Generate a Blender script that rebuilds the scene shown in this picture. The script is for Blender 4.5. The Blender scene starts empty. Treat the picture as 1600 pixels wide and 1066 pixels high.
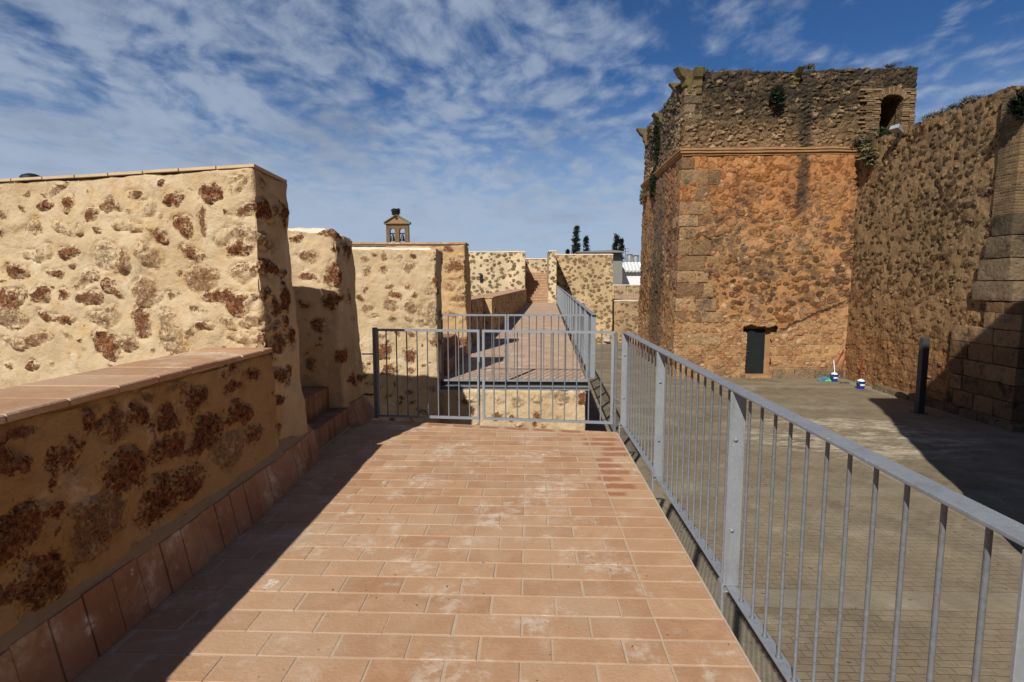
import bpy, bmesh, math, random
import numpy as np
from mathutils import Vector, Matrix
random.seed(7); rng = np.random.default_rng(7)
SC = bpy.context.scene; COL = SC.collection
# ------------------------------------------------------------------ camera
FPX, CX, CY, CAMZ = 860.0, 800.0, 533.0, 1.6
PITCH = math.atan(90/FPX); YAW = math.atan(28/FPX)
Fw = Vector((-math.sin(YAW)*math.cos(PITCH), math.cos(YAW)*math.cos(PITCH), -math.sin(PITCH)))
Rt = Fw.cross(Vector((0, 0, 1))).normalized(); Up = Rt.cross(Fw)
EYE = Vector((0, 0, CAMZ))
cam = bpy.data.cameras.new('camera'); camo = bpy.data.objects.new('camera', cam); COL.objects.link(camo)
M = Matrix((Rt, Up, -Fw)).transposed().to_4x4(); M.translation = EYE
camo.matrix_world = M; cam.sensor_width = 36; cam.lens = FPX/1600*36; cam.clip_start = 0.05; cam.clip_end = 3000
SC.camera = camo
def ray(px, py): return Fw + Rt*((px-CX)/FPX) - Up*((py-CY)/FPX)
def onY(px, py, Y): d = ray(px, py); return EYE + d*(Y/d.y)
def onX(px, py, X): d = ray(px, py); return EYE + d*(X/d.x)
def onPlane(px, py, P, n):
    d = ray(px, py); P = Vector(P); n = Vector(n); return EYE + d*((P-EYE).dot(n)/d.dot(n))
# ------------------------------------------------------------------ light
LD = Vector((0.45, 1.1, -1.0)).normalized()
sun = bpy.data.lights.new('sun', 'SUN'); sun.energy = 4.6; sun.angle = math.radians(0.55); sun.color = (1, 0.945, 0.86)
so = bpy.data.objects.new('sun', sun); COL.objects.link(so); so.rotation_euler = LD.to_track_quat('-Z', 'Y').to_euler(); so.location = (-20, -20, 30)
# ------------------------------------------------------------------ node helpers
class NT:
    def __init__(s, nt): s.nt = nt; nt.nodes.clear()
    def n(s, typ, ins=None, **props):
        nd = s.nt.nodes.new(typ)
        for k, v in props.items(): setattr(nd, k, v)
        for k, v in (ins or {}).items():
            if isinstance(v, bpy.types.NodeSocket): s.nt.links.new(v, nd.inputs[k])
            elif v is not None: nd.inputs[k].default_value = v
        return nd
    def m(s, op, a, b=None, c=None, clamp=False):
        nd = s.n('ShaderNodeMath', {0: a, 1: b, 2: c}, operation=op, use_clamp=clamp); return nd.outputs[0]
    def mix(s, f, a, b, bt='MIX'):
        nd = s.nt.nodes.new('ShaderNodeMix'); nd.data_type = 'RGBA'; nd.blend_type = bt; nd.clamp_factor = True
        for i, v in ((0, f), (6, a), (7, b)):
            if isinstance(v, bpy.types.NodeSocket): s.nt.links.new(v, nd.inputs[i])
            else: nd.inputs[i].default_value = (tuple(v)+(1,) if hasattr(v, '__len__') and len(v) == 3 else v)
        return nd.outputs[2]
    def ramp(s, f, stops):
        nd = s.n('ShaderNodeValToRGB', {0: f}); e = nd.color_ramp.elements
        while len(e) < len(stops): e.new(0.5)
        for el, (p, c) in zip(e, stops):
            el.position = p; el.color = tuple(c)+(1,) if hasattr(c, '__len__') else (c, c, c, 1)
        return nd.outputs[0]
    def noise(s, v, sc, det=4, ro=.55, dist=0, out=0):
        return s.n('ShaderNodeTexNoise', {'Vector': v, 'Scale': sc, 'Detail': det, 'Roughness': ro, 'Distortion': dist}).outputs[out]
    def vor(s, v, sc, feat='F1', out='Distance', rnd=1):
        return s.n('ShaderNodeTexVoronoi', {'Vector': v, 'Scale': sc, 'Randomness': rnd}, feature=feat).outputs[out]
    def step(s, x, a, b):   # smoothstep a..b
        return s.n('ShaderNodeMapRange', {0: x, 1: a, 2: b, 3: 0.0, 4: 1.0}, interpolation_type='SMOOTHSTEP').outputs[0]
    def obj(s): return s.n('ShaderNodeTexCoord').outputs['Object']
    def sep(s, v): nd = s.n('ShaderNodeSeparateXYZ', {0: v}); return nd.outputs
    def com(s, x, y, z): return s.n('ShaderNodeCombineXYZ', {0: x, 1: y, 2: z}).outputs[0]
    def vm(s, op, a, b, sc=None):
        nd = s.n('ShaderNodeVectorMath', {0: a, 1: b}, operation=op)
        if sc is not None: nd.inputs[3].default_value = sc
        return nd.outputs[0]
    def warp(s, v, sc, amt):
        c = s.noise(v, sc, 3, out=1)
        c = s.vm('SUBTRACT', c, (0.5, 0.5, 0.5)); c = s.vm('SCALE', c, None, amt) ; return s.vm('ADD', v, c)
    def attr(s, name): return s.n('ShaderNodeAttribute', attribute_name=name).outputs['Fac']
    def box(s, x, lo, hi, soft):
        return s.m('MULTIPLY', s.step(x, lo-soft, lo+soft), s.m('SUBTRACT', 1.0, s.step(x, hi-soft, hi+soft)))
    def out(s, col, rough, height=None, dist=.02, strength=1.0, metal=0.0, spec=.3):
        b = s.n('ShaderNodeBsdfPrincipled', {'Base Color': col if isinstance(col, bpy.types.NodeSocket) else tuple(col)+(1,), 'Roughness': rough, 'Metallic': metal, 'Specular IOR Level': spec})
        if height is not None:
            bp = s.n('ShaderNodeBump', {'Strength': strength, 'Distance': dist, 'Height': height}); s.nt.links.new(bp.outputs[0], b.inputs['Normal'])
        o = s.n('ShaderNodeOutputMaterial'); s.nt.links.new(b.outputs[0], o.inputs[0])
def newmat(name):
    m = bpy.data.materials.new(name); m.use_nodes = True; return m, NT(m.node_tree)
MATS = {}
def plain(name, col, rough=.7, metal=0, var=.25, sc=8, bump=0.0, spec=.3):
    m, t = newmat(name); v = t.obj(); n = t.noise(v, sc, 6, .6)
    c = t.mix(n, [x*(1-var) for x in col], [min(1, x*(1+var)) for x in col])
    t.out(c, rough, t.noise(v, sc*6, 4) if bump else None, bump or .01, .6, metal, spec); MATS[name] = m; return m

def rubble_near(name, dk=1.0, base=(.58, .445, .275)):
    """plastered rubble: stones come from mesh attributes stone / tone"""
    m, t = newmat(name); v = t.obj()
    f = t.attr('stone'); tone = t.attr('tone')
    n1 = t.noise(v, 16, 5, .65); n2 = t.noise(v, 60, 4, .7); n3 = t.noise(v, 2.2, 4, .55)
    ff = t.m('ADD', f, t.m('MULTIPLY', t.m('SUBTRACT', n1, .5), 1.9)); ff = t.m('ADD', ff, t.m('MULTIPLY', t.m('SUBTRACT', n2, .5), 1.6))
    mask = t.step(ff, .12, .32)
    # mortar smears remain over pale stones
    smear = t.step(t.m('ADD', t.noise(v, 28, 5, .7), t.m('MULTIPLY', t.m('SUBTRACT', tone, .5), .45)), .40, .56)
    smask = t.m('MULTIPLY', mask, smear)
    smask = t.m('MULTIPLY', smask, t.m('SUBTRACT', 1.0, t.m('MULTIPLY', t.step(t.noise(v, 48, 5, .75), .57, .65), .5)))
    # colours
    mort = t.ramp(n3, [(.25, [base[0]*.80, base[1]*.74, base[2]*.66]), (.5, base), (.75, [base[0]*1.1, base[1]*1.12, base[2]*1.2])])
    mort = t.mix(t.step(t.noise(v, 5, 6, .7), .5, .75), mort, [base[0]*.95, base[1]*.80, base[2]*.6])
    grain = t.noise(v, 170, 2, .5)
    mort = t.mix(t.m('MULTIPLY', t.step(grain, .60, .78), .5), mort, (.38, .24, .12))
    mort = t.mix(t.m('MULTIPLY', t.step(t.noise(v, 26, 5, .75), .60, .72), .45), mort, (.36, .22, .11))
    mort = t.mix(t.m('MULTIPLY', t.step(t.noise(v, 3.3, 6, .7, .5), .56, .70), .5), mort, (.74, .64, .47))
    deep = t.ramp(t.noise(v, 34, 6, .75), [(.30, (.026, .011, .008)), (.42, (.13, .048, .024)), (.54, (.33, .135, .06)), (.66, (.50, .29, .15)), (.78, (.64, .47, .29))])
    pale = t.ramp(t.noise(v, 30, 6, .75), [(.30, (.12, .055, .028)), (.42, (.34, .18, .09)), (.55, (.50, .33, .18)), (.72, (.66, .51, .34))])
    st = t.mix(t.step(tone, .35, .85), pale, deep)
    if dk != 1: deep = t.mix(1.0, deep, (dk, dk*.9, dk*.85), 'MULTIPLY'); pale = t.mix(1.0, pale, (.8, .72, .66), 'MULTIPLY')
    pits = t.step(t.vor(v, 62), .30, .12)
    st = t.mix(t.m('MULTIPLY', pits, .55), st, (.022, .011, .008))
    col = t.mix(smask, mort, st)
    rim = t.m('MULTIPLY', t.box(ff, .02, .16, .07), .35)
    col = t.mix(rim, col, [base[0]*.72, base[1]*.58, base[2]*.45])
    hs = t.m('MULTIPLY', t.noise(v, 42, 5, .8), 1.0); hs = t.m('SUBTRACT', hs, t.m('MULTIPLY', pits, .5))
    hm = t.m('ADD', t.m('MULTIPLY', t.noise(v, 9, 5, .6), .9), t.m('MULTIPLY', t.noise(v, 75, 3, .6), .16))
    mx = t.n('ShaderNodeMix', {0: smask, 2: t.m('ADD', hm, .1), 3: hs}); h = mx.outputs[0]
    t.out(col, .95, h, .035, .9, spec=.12); MATS[name] = m; return m

def rubble_far(name, mort, stoneA, stoneB, scale=3.0, r0=.26, r1=.18, keep=.1, stretch=1.3, bump=.05, extra=None, var=.25, mode='round', recess=-.5, pebble=.6, att=False):
    """field-stone masonry; round = stones swimming in mortar, tight = stones nearly touching"""
    m, t = newmat(name); v0 = t.obj()
    s3 = t.sep(v0); vs = t.com(s3[0], s3[1], t.m('MULTIPLY', s3[2], stretch))
    v = t.warp(vs, 2.2, .30); v = t.warp(v, 9, .09)
    c = t.n('ShaderNodeSeparateColor', {0: t.vor(v, scale, 'F1', 'Color')}).outputs
    n = t.noise(v0, 10, 6, .72); n2 = t.noise(v0, 32, 4, .7)
    if att:
        c = (t.attr('cid'), t.attr('cid'), t.attr('cid2')); ee = t.attr('ee')
    elif mode == 'round': ee = t.m('SUBTRACT', t.m('ADD', r0, t.m('MULTIPLY', c[1], r1)), t.vor(v, scale))
    else: ee = t.m('SUBTRACT', t.vor(v, scale, 'DISTANCE_TO_EDGE'), t.m('MULTIPLY', c[1], r1*.3))
    ee = t.m('ADD', ee, t.m('MULTIPLY', t.m('SUBTRACT', n, .5), .22 if mode == 'round' else .12)); ee = t.m('ADD', ee, t.m('MULTIPLY', t.m('SUBTRACT', n2, .5), .14))
    keepm = t.step(c[2], keep-.02, keep+.02)
    mask = t.m('MULTIPLY', t.step(ee, -.015, .035), keepm)
    big = t.noise(v0, .7, 5, .6)
    mc = t.ramp(big, [(.3, [x*(1-var) for x in mort]), (.7, [min(1, x*(1+var*.6)) for x in mort])])
    mc = t.mix(t.m('MULTIPLY', t.step(n2, .52, .66), .35), mc, [x*.45 for x in mort])
    sc = t.mix(t.m('ADD', t.m('MULTIPLY', c[0], .95), t.m('MULTIPLY', t.m('SUBTRACT', n, .5), .6)), stoneA, stoneB)
    sc = t.mix(t.m('MULTIPLY', t.step(c[0], .80, .82), .6), sc, [min(1, x*1.6) for x in stoneB])
    sc = t.mix(t.m('MULTIPLY', t.step(t.noise(v0, 15, 6, .75), .60, .48), .7), sc, [x*.42 for x in stoneA])
    col = t.mix(mask, mc, sc)
    # small stones and chips between the large ones
    pc = t.n('ShaderNodeSeparateColor', {0: t.vor(v, scale*2.3, 'F1', 'Color')}).outputs
    pm = t.m('MULTIPLY', t.step(t.m('ADD', t.vor(v, scale*2.3), t.m('MULTIPLY', t.m('SUBTRACT', n2, .5), .3)), .34, .26), t.m('MULTIPLY', t.m('SUBTRACT', 1.0, mask), t.step(pc[2], .50, .52)))
    col = t.mix(t.m('MULTIPLY', pm, pebble), col, t.mix(pc[0], [x*.6 for x in stoneA], stoneB))
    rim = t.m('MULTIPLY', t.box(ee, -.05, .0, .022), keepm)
    col = t.mix(t.m('MULTIPLY', rim, .5), col, [x*.35 for x in stoneA])  # dark ring painted round each stone, standing in for its edge shadow
    h = t.m('ADD', t.m('MULTIPLY', mask, recess), t.m('MULTIPLY', n, 1.0)); h = t.m('ADD', h, t.m('MULTIPLY', n2, .35)); h = t.m('SUBTRACT', h, t.m('MULTIPLY', rim, .5))
    if extra: col, h = extra(t, v0, col, h)
    t.out(col, .95, h, bump, 1.0, spec=.1); MATS[name] = m; return m

def brick_nodes(t, uv, w, hgt, mortar, c1, c2, cm, off=.5, sm=.3):
    b = t.n('ShaderNodeTexBrick', {'Vector': uv, 'Color1': tuple(c1)+(1,), 'Color2': tuple(c2)+(1,), 'Mortar': tuple(cm)+(1,), 'Scale': 1.0, 'Mortar Size': mortar, 'Mortar Smooth': sm, 'Bias': 0.0, 'Brick Width': w, 'Row Height': hgt}, offset=off)
    return b.outputs[0], b.outputs[1]
def wall_uv(t, v, amt=.02):
    w = t.warp(v, 4, amt); s = t.sep(w); return t.com(t.m('ADD', s[0], s[1]), s[2], 0.0)
def brickmat(name, w, h, mort, c1, c2, cm, bump=.01, grime=None, uvf=None):
    m, t = newmat(name); v = t.obj(); uv = uvf(t, v) if uvf else wall_uv(t, v)
    col, fac = brick_nodes(t, uv, w, h, mort, c1, c2, cm)
    n = t.noise(v, 5, 6, .65); col = t.mix(.75, col, t.ramp(n, [(.25, .35), (.75, 1.0)]), 'MULTIPLY')
    if grime: col = t.mix(t.step(t.noise(v, 1.1, 6, .65), .5, .7), col, grime)
    hh = t.m('SUBTRACT', t.m('MULTIPLY', t.noise(v, 22, 5, .7), .8), fac)
    t.out(col, .92, hh, bump, 1.0, spec=.1); MATS[name] = m; return m
def tilemat(name, ca, cb, cc):
    m, t = newmat(name); v = t.obj(); r = t.attr('rnd'); wet = t.attr('wet')
    col = t.ramp(r, [(0, ca), (.5, cb), (1, cc)])
    col = t.mix(t.m('MULTIPLY', t.step(t.noise(v, 6, 6, .7), .42, .72), .4), col, (.66, .43, .27))
    col = t.mix(t.m('MULTIPLY', t.step(t.noise(v, 40, 5, .7), .5, .75), .3), col, (.34, .155, .085))
    lime = t.m('MULTIPLY', t.step(t.noise(v, 1.9, 7, .72, .4), .50, .64), t.step(t.noise(v, 14, 5, .7), .38, .60))
    col = t.mix(t.m('MULTIPLY', lime, .68), col, (.72, .62, .50))
    col = t.mix(t.m('MULTIPLY', t.step(t.noise(v, 1.1, 5, .6), .45, .65), .40), col, (.54, .40, .27))
    spl = t.m('MULTIPLY', t.step(t.noise(v, 3.1, 3, .5), .70, .73), t.step(t.noise(v, 30, 4, .7), .40, .55)); col = t.mix(t.m('MULTIPLY', spl, .75), col, (.78, .72, .63))
    col = t.mix(t.m('MULTIPLY', t.step(t.noise(v, 90, 3, .6), .68, .74), .45), col, (.20, .10, .06))
    s = t.sep(v)
    if name == 'terracotta':      # worn glossy red faces on the far border tiles
        fy = t.m('ABSOLUTE', t.m('SUBTRACT', t.m('FRACT', t.m('DIVIDE', t.m('ADD', s[1], 2.6), .165)), .5))
        rr = t.m('MULTIPLY', r, .25)
        w1 = t.m('MULTIPLY', t.m('MULTIPLY', t.step(t.m('ADD', fy, t.m('MULTIPLY', t.m('SUBTRACT', t.noise(v, 13, 4), .5), .5)), .34, .24), t.box(t.m('ADD', s[0], rr), .74, .985, .035)), t.m('MULTIPLY', t.step(s[1], 4.02, 4.07), t.m('SUBTRACT', 1.0, t.step(s[1], 5.6, 5.7))))
        fx = t.m('ABSOLUTE', t.m('SUBTRACT', t.m('FRACT', t.m('DIVIDE', t.m('SUBTRACT', .60, s[0]), .30)), .5))
        ly = t.m('SUBTRACT', t.m('ADD', 6.32, t.m('MULTIPLY', t.m('ADD', s[0], 1.95), -.15835)), s[1])
        w2 = t.m('MULTIPLY', t.m('MULTIPLY', t.step(t.m('ADD', fx, t.m('MULTIPLY', t.m('SUBTRACT', t.noise(v, 13, 4), .5), .5)), .42, .30), t.box(ly, .03, .12, .02)), t.box(s[0], -1.2, .60, .1))
        w = t.m('MAXIMUM', w1, w2)
        col = t.mix(t.m('MULTIPLY', w, .75), col, (.36, .125, .055))
    else: w = wet
    t.out(col, t.m('SUBTRACT', .78, t.m('MULTIPLY', w, .35)), t.noise(v, 55, 5, .6), .004, .7, spec=.25); MATS[name] = m; return m
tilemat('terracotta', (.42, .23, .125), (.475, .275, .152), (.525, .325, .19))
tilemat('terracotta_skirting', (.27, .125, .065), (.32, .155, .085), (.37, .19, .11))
tilemat('terracotta_walkway', (.41, .275, .185), (.45, .31, .215), (.49, .345, .25))
plain('grout', (.52, .40, .28), .95, var=.2, sc=20, bump=.004)
plain('dark_iron', (.075, .076, .08), .55, .3, var=.3, sc=14, bump=.002)
plain('door_green_black', (.012, .016, .017), .6, 0, var=.4, sc=5)
plain('white_render', (.86, .86, .86), .85, var=.03, sc=2)
plain('grey_render', (.25, .24, .22), .9, var=.3, sc=2, bump=.01)
plain('cream_render', (.66, .54, .38), .95, var=.15, sc=3, bump=.01)
plain('galvanised_tank', (.36, .36, .35), .5, .4, var=.25, sc=3)
plain('roof_pale', (.55, .55, .54), .8, var=.25, sc=1.5)
plain('bronze', (.03, .05, .06), .4, .6)
plain('twigs', (.035, .028, .02), .95, var=.4, sc=4)
plain('leaf', (.040, .062, .020), .8, var=.5, sc=2)
plain('leaf_dark', (.016, .026, .012), .8, var=.5, sc=2)
plain('leaf_dry', (.16, .13, .06), .8, var=.5, sc=2)
plain('cypress_green', (.012, .022, .012), .85, var=.5, sc=1)
plain('bark', (.07, .05, .035), .95, var=.4, sc=10, bump=.01)
plain('bucket_blue', (.01, .06, .36), .45, var=.1)
plain('plaster_white', (.85, .87, .9), .8, var=.08, sc=12, bump=.01)
plain('stick_red', (.42, .07, .03), .6, var=.25)
plain('bag_teal', (.05, .20, .30), .5, var=.4, sc=6)
plain('bag_green', (.10, .62, .14), .5, var=.3, sc=6)
plain('lamp_glass', (.45, .50, .52), .15, .2, var=.1)
plain('moss_stone', (.15, .115, .05), .95, var=.75, sc=6, bump=.04)
plain('cornice_stone', (.36, .20, .09), .95, var=.35, sc=4, bump=.02)
plain('coping_buff', (.60, .45, .28), .9, var=.25, sc=5, bump=.01)
plain('skirting_mortar', (.38, .26, .14), .95, var=.25, sc=9, bump=.01)
plain('lime_cap', (.74, .65, .50), .95, var=.12, sc=5, bump=.012)
plain('ceramic_coping', (.52, .33, .20), .85, var=.2, sc=5, bump=.004)

def steelmat(key='steel', k=1.0):
    m, t = newmat('galvanised_'+key); v = t.obj()
    col = t.mix(t.noise(v, 7, 5, .6), (.21*k, .23*k, .255*k), (.33*k, .35*k, .38*k))
    col = t.mix(t.m('MULTIPLY', t.vor(v, 70, 'F1', 'Color'), .18), col, (.5, .52, .55))
    col = t.mix(t.m('MULTIPLY', t.step(t.noise(v, 30, 6, .75), .65, .70), 1.0 if k == 1 else .25), col, (.72, .70, .64))
    zs = t.n('ShaderNodeMapping', {0: v, 3: (1, 1, .12)}).outputs[0]; col = t.mix(t.m('MULTIPLY', t.step(t.noise(zs, 26, 4, .7), .5, .7), .35), col, (.16, .17, .18))
    t.out(col, t.m('ADD', .50, t.m('MULTIPLY', t.noise(v, 18, 4), .25)), t.noise(v, 40, 4), .0015, .5, metal=.25, spec=.35); MATS[key] = m
steelmat(); steelmat('steel_bar', .55)
rubble_near('rubble_plaster')
rubble_near('rubble_rough', base=(.56, .385, .205))
rubble_near('rubble_shade', dk=.5, base=(.42, .275, .13))  # darker copy for the parapet, its shade put into the mortar colour
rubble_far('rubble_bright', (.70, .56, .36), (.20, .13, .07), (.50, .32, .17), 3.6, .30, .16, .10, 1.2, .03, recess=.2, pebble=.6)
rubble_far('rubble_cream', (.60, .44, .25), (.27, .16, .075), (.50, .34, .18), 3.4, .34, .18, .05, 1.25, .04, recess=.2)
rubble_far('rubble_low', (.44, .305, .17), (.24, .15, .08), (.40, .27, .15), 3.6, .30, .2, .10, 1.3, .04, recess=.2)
brickmat('brick_steps', .13, .30, .008, (.46, .25, .15), (.36, .18, .10), (.50, .40, .28), .008,
         uvf=lambda t, v: (lambda s: t.com(s[1], t.m('MULTIPLY', s[2], .2), 0.0))(t.sep(v)))
brickmat('brick_stairs', .28, .06, .010, (.62, .36, .21), (.52, .30, .17), (.74, .58, .40), .01)
brickmat('brick_ochre', .34, .078, .020, (.46, .29, .15), (.17, .11, .06), (.33, .24, .14), .06, grime=(.15, .11, .065))
brickmat('brick_gable', .30, .08, .012, (.36, .19, .10), (.26, .15, .085), (.40, .30, .18), .02, grime=(.10, .08, .055))
def ashlarmat(name, a, b, c, cm, d=(.05, .042, .034)):
    m, t = newmat(name); v = t.obj(); r = t.attr('rnd'); n = t.noise(v, 3.2, 7, .7)
    col = t.ramp(t.m('ADD', t.m('MULTIPLY', r, .55), t.m('MULTIPLY', n, .45)), [(.2, a), (.5, b), (.8, c)])
    col = t.mix(t.step(t.noise(v, 1.3, 6, .7), .54, .70), col, d)
    col = t.mix(t.m('MULTIPLY', t.step(t.noise(v, 9, 7, .78), .52, .64), .5), col, [x*.45 for x in a]); col = t.mix(t.m('MULTIPLY', t.step(t.noise(v, 4.2, 6, .75), .60, .68), .45), col, [min(1, x*1.35) for x in c])
    t.out(col, .95, t.m('ADD', t.noise(v, 7, 7, .8), t.m('MULTIPLY', t.vor(v, 9), .3)), .10, 1.0, spec=.1); MATS[name] = m
ashlarmat('ashlar_warm', (.30, .17, .085), (.46, .275, .14), (.58, .38, .21), None)
ashlarmat('ashlar_grey', (.13, .10, .065), (.24, .175, .11), (.34, .24, .15), None)

ashlarmat('ashlar_tower', (.22, .13, .07), (.41, .25, .13), (.52, .34, .19), None, (.15, .12, .085))
ashlarmat('ashlar_base', (.17, .10, .055), (.30, .18, .095), (.42, .27, .15), None)
ashlarmat('brick_single', (.16, .10, .055), (.27, .175, .095), (.38, .26, .15), None, (.085, .068, .048))
def tower_extra(upper=False, right=False):
    def fn(t, v, col, h):
        s = t.sep(v); n = t.noise(v, 1.3, 6, .7)
        if upper:
            lich = t.step(t.m('ADD', n, t.m('MULTIPLY', t.m('SUBTRACT', s[2], 8.2), .085)), .47, .64)
            col = t.mix(t.m('MULTIPLY', lich, .74), col, (.045, .038, .030))
            col = t.mix(t.m('MULTIPLY', t.step(t.noise(v, 5.5, 4, .6), .68, .73), .8), col, (.52, .42, .31))
            col = t.mix(t.m('MULTIPLY', t.m('SUBTRACT', 1.0, t.step(s[2], 6.6, 8.6)), .55), col, (.46, .27, .135))
        elif right:
            # lower metre or two in coursed ashlar, in mottled brown tones
            uv = t.com(t.m('ADD', s[0], s[1]), s[2], 0.0); uv = t.warp(uv, 1.5, .10)
            bc, bf = brick_nodes(t, uv, .85, .46, .018, (.44, .24, .115), (.30, .16, .08), (.22, .13, .07))
            low = t.m('SUBTRACT', 1.0, t.step(t.m('ADD', s[2], t.m('MULTIPLY', n, 1.6)), .35, .6))
            col = t.mix(low, col, t.mix(.7, bc, t.ramp(t.noise(v, 5, 6, .7), [(.3, .4), (.7, 1.0)]), 'MULTIPLY'))
            h = t.m('SUBTRACT', h, t.m('MULTIPLY', t.m('MULTIPLY', bf, low), 1.2))
            up = t.step(s[2], 2.0, 6.0)
            col = t.mix(t.m('MULTIPLY', t.m('MULTIPLY', up, t.step(n, .45, .62)), .38), col, (.15, .12, .085))
            ora = t.m('SUBTRACT', 1.0, t.step(t.m('ADD', s[2], t.m('MULTIPLY', n, 3)), 1.8, 4.2))
            col = t.mix(t.m('MULTIPLY', ora, .3), col, (.40, .20, .08))
        else:
            uv = t.com(t.m('ADD', s[0], s[1]), s[2], 0.0); uv = t.warp(uv, 1.4, .09)
            bc, bf = brick_nodes(t, uv, .92, .47, .022, (.56, .33, .16), (.42, .23, .11), (.62, .43, .25))
            low = t.m('SUBTRACT', 1.0, t.step(t.m('ADD', s[2], t.m('MULTIPLY', n, 1.2)), .55, .75))
            col = t.mix(low, col, t.mix(.6, bc, t.ramp(t.noise(v, 6, 6, .7), [(.3, .45), (.7, 1.0)]), 'MULTIPLY'))
            h = t.m('SUBTRACT', h, t.m('MULTIPLY', t.m('MULTIPLY', bf, low), 1.0))
            plas = t.m('MULTIPLY', t.step(t.noise(v, .55, 5, .65), .50, .60), .55); col = t.mix(plas, col, t.mix(t.noise(v, 6, 6, .75), (.36, .18, .075), (.66, .42, .22)))
            col = t.mix(t.m('MULTIPLY', t.step(t.noise(v, 2.4, 7, .78), .57, .66), .6), col, (.10, .065, .04))
            rs = t.attr('cid2'); col = t.mix(t.m('MULTIPLY', t.m('MULTIPLY', t.step(t.attr('ee'), -.02, .05), t.step(rs, .62, .66)), .38), col, (.34, .115, .045)); col = t.mix(t.m('MULTIPLY', t.m('MULTIPLY', t.step(t.attr('ee'), .0, .06), t.step(rs, .16, .12)), .6), col, (.62, .45, .28))
            redz = t.step(t.m('ADD', s[2], t.m('MULTIPLY', n, 3)), 4.3, 7.0)
            col = t.mix(t.m('MULTIPLY', redz, .45), col, (.52, .20, .065))
            crack = t.m('ABSOLUTE', t.m('SUBTRACT', s[2], t.m('ADD', t.m('MULTIPLY', t.m('SUBTRACT', s[0], 10.9), .46), t.m('ADD', -.30, t.m('MULTIPLY', t.noise(v, 2.6, 4, .7), .5)))))
            ck = t.m('MULTIPLY', t.step(crack, .075, .03), t.box(s[0], 10.3, 12.9, .1)); col = t.mix(t.m('MULTIPLY', ck, .8), col, (.05, .025, .015)); h = t.m('SUBTRACT', h, ck)
            bl = t.m('MULTIPLY', t.step(t.noise(v, 1.5, 8, .80), .47, .56), t.box(s[2], .6, 5.4, .9))
            col = t.mix(t.m('MULTIPLY', bl, .68), col, (.085, .062, .045))
            col = t.mix(t.m('MULTIPLY', t.m('SUBTRACT', 1.0, t.step(s[2], -2.2, -1.5)), t.m('MULTIPLY', t.step(n, .42, .55), .6)), col, (.10, .075, .055))
        # run-off streak below the spout
        if not right:
            xs = t.m('ADD', s[0], t.m('MULTIPLY', t.m('SUBTRACT', t.noise(v, 2.5, 4, .6), .5), .5))
            st = t.m('MULTIPLY', t.box(xs, 10.70, 11.15, .12), t.box(s[2], 4.3, 9.2, .6))
            drip = t.n('ShaderNodeMapping', {0: v, 3: (1, 1, .10)}).outputs[0]; st = t.m('MAXIMUM', st, t.m('MULTIPLY', t.step(t.noise(drip, 1.9, 6, .7), .56, .68), t.m('MULTIPLY', t.step(s[2], .5, 6.5), .55)))
            col = t.mix(t.m('MULTIPLY', st, .78), col, (.045, .038, .032))
            # west face: long dark run and raised grey band
            yf = t.m('MULTIPLY', t.step(s[1], 23.35, 23.5), t.m('SUBTRACT', 1.0, t.step(s[0], 6.9, 7.2)))
            run = t.m('MULTIPLY', t.box(t.m('ADD', s[1], t.m('MULTIPLY', n, 2.2)), 26.6, 29.3, .5), yf)
            col = t.mix(t.m('MULTIPLY', run, .6), col, (.075, .062, .045))
            gy = t.m('MULTIPLY', yf, t.step(s[2], 1.0, 5.0))
            col = t.mix(t.m('MULTIPLY', gy, .35), col, (.19, .15, .11))
        return col, h
    return fn
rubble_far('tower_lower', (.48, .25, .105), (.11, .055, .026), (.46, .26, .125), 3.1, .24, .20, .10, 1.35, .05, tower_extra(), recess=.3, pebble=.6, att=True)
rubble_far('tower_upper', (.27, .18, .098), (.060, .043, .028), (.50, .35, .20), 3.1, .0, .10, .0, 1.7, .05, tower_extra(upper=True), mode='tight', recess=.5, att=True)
rubble_far('castle_rubble', (.33, .215, .112), (.09, .055, .030), (.38, .235, .118), 4.2, .20, .20, .12, 1.25, .05, tower_extra(right=True), recess=.3, pebble=.7, att=True)

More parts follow.
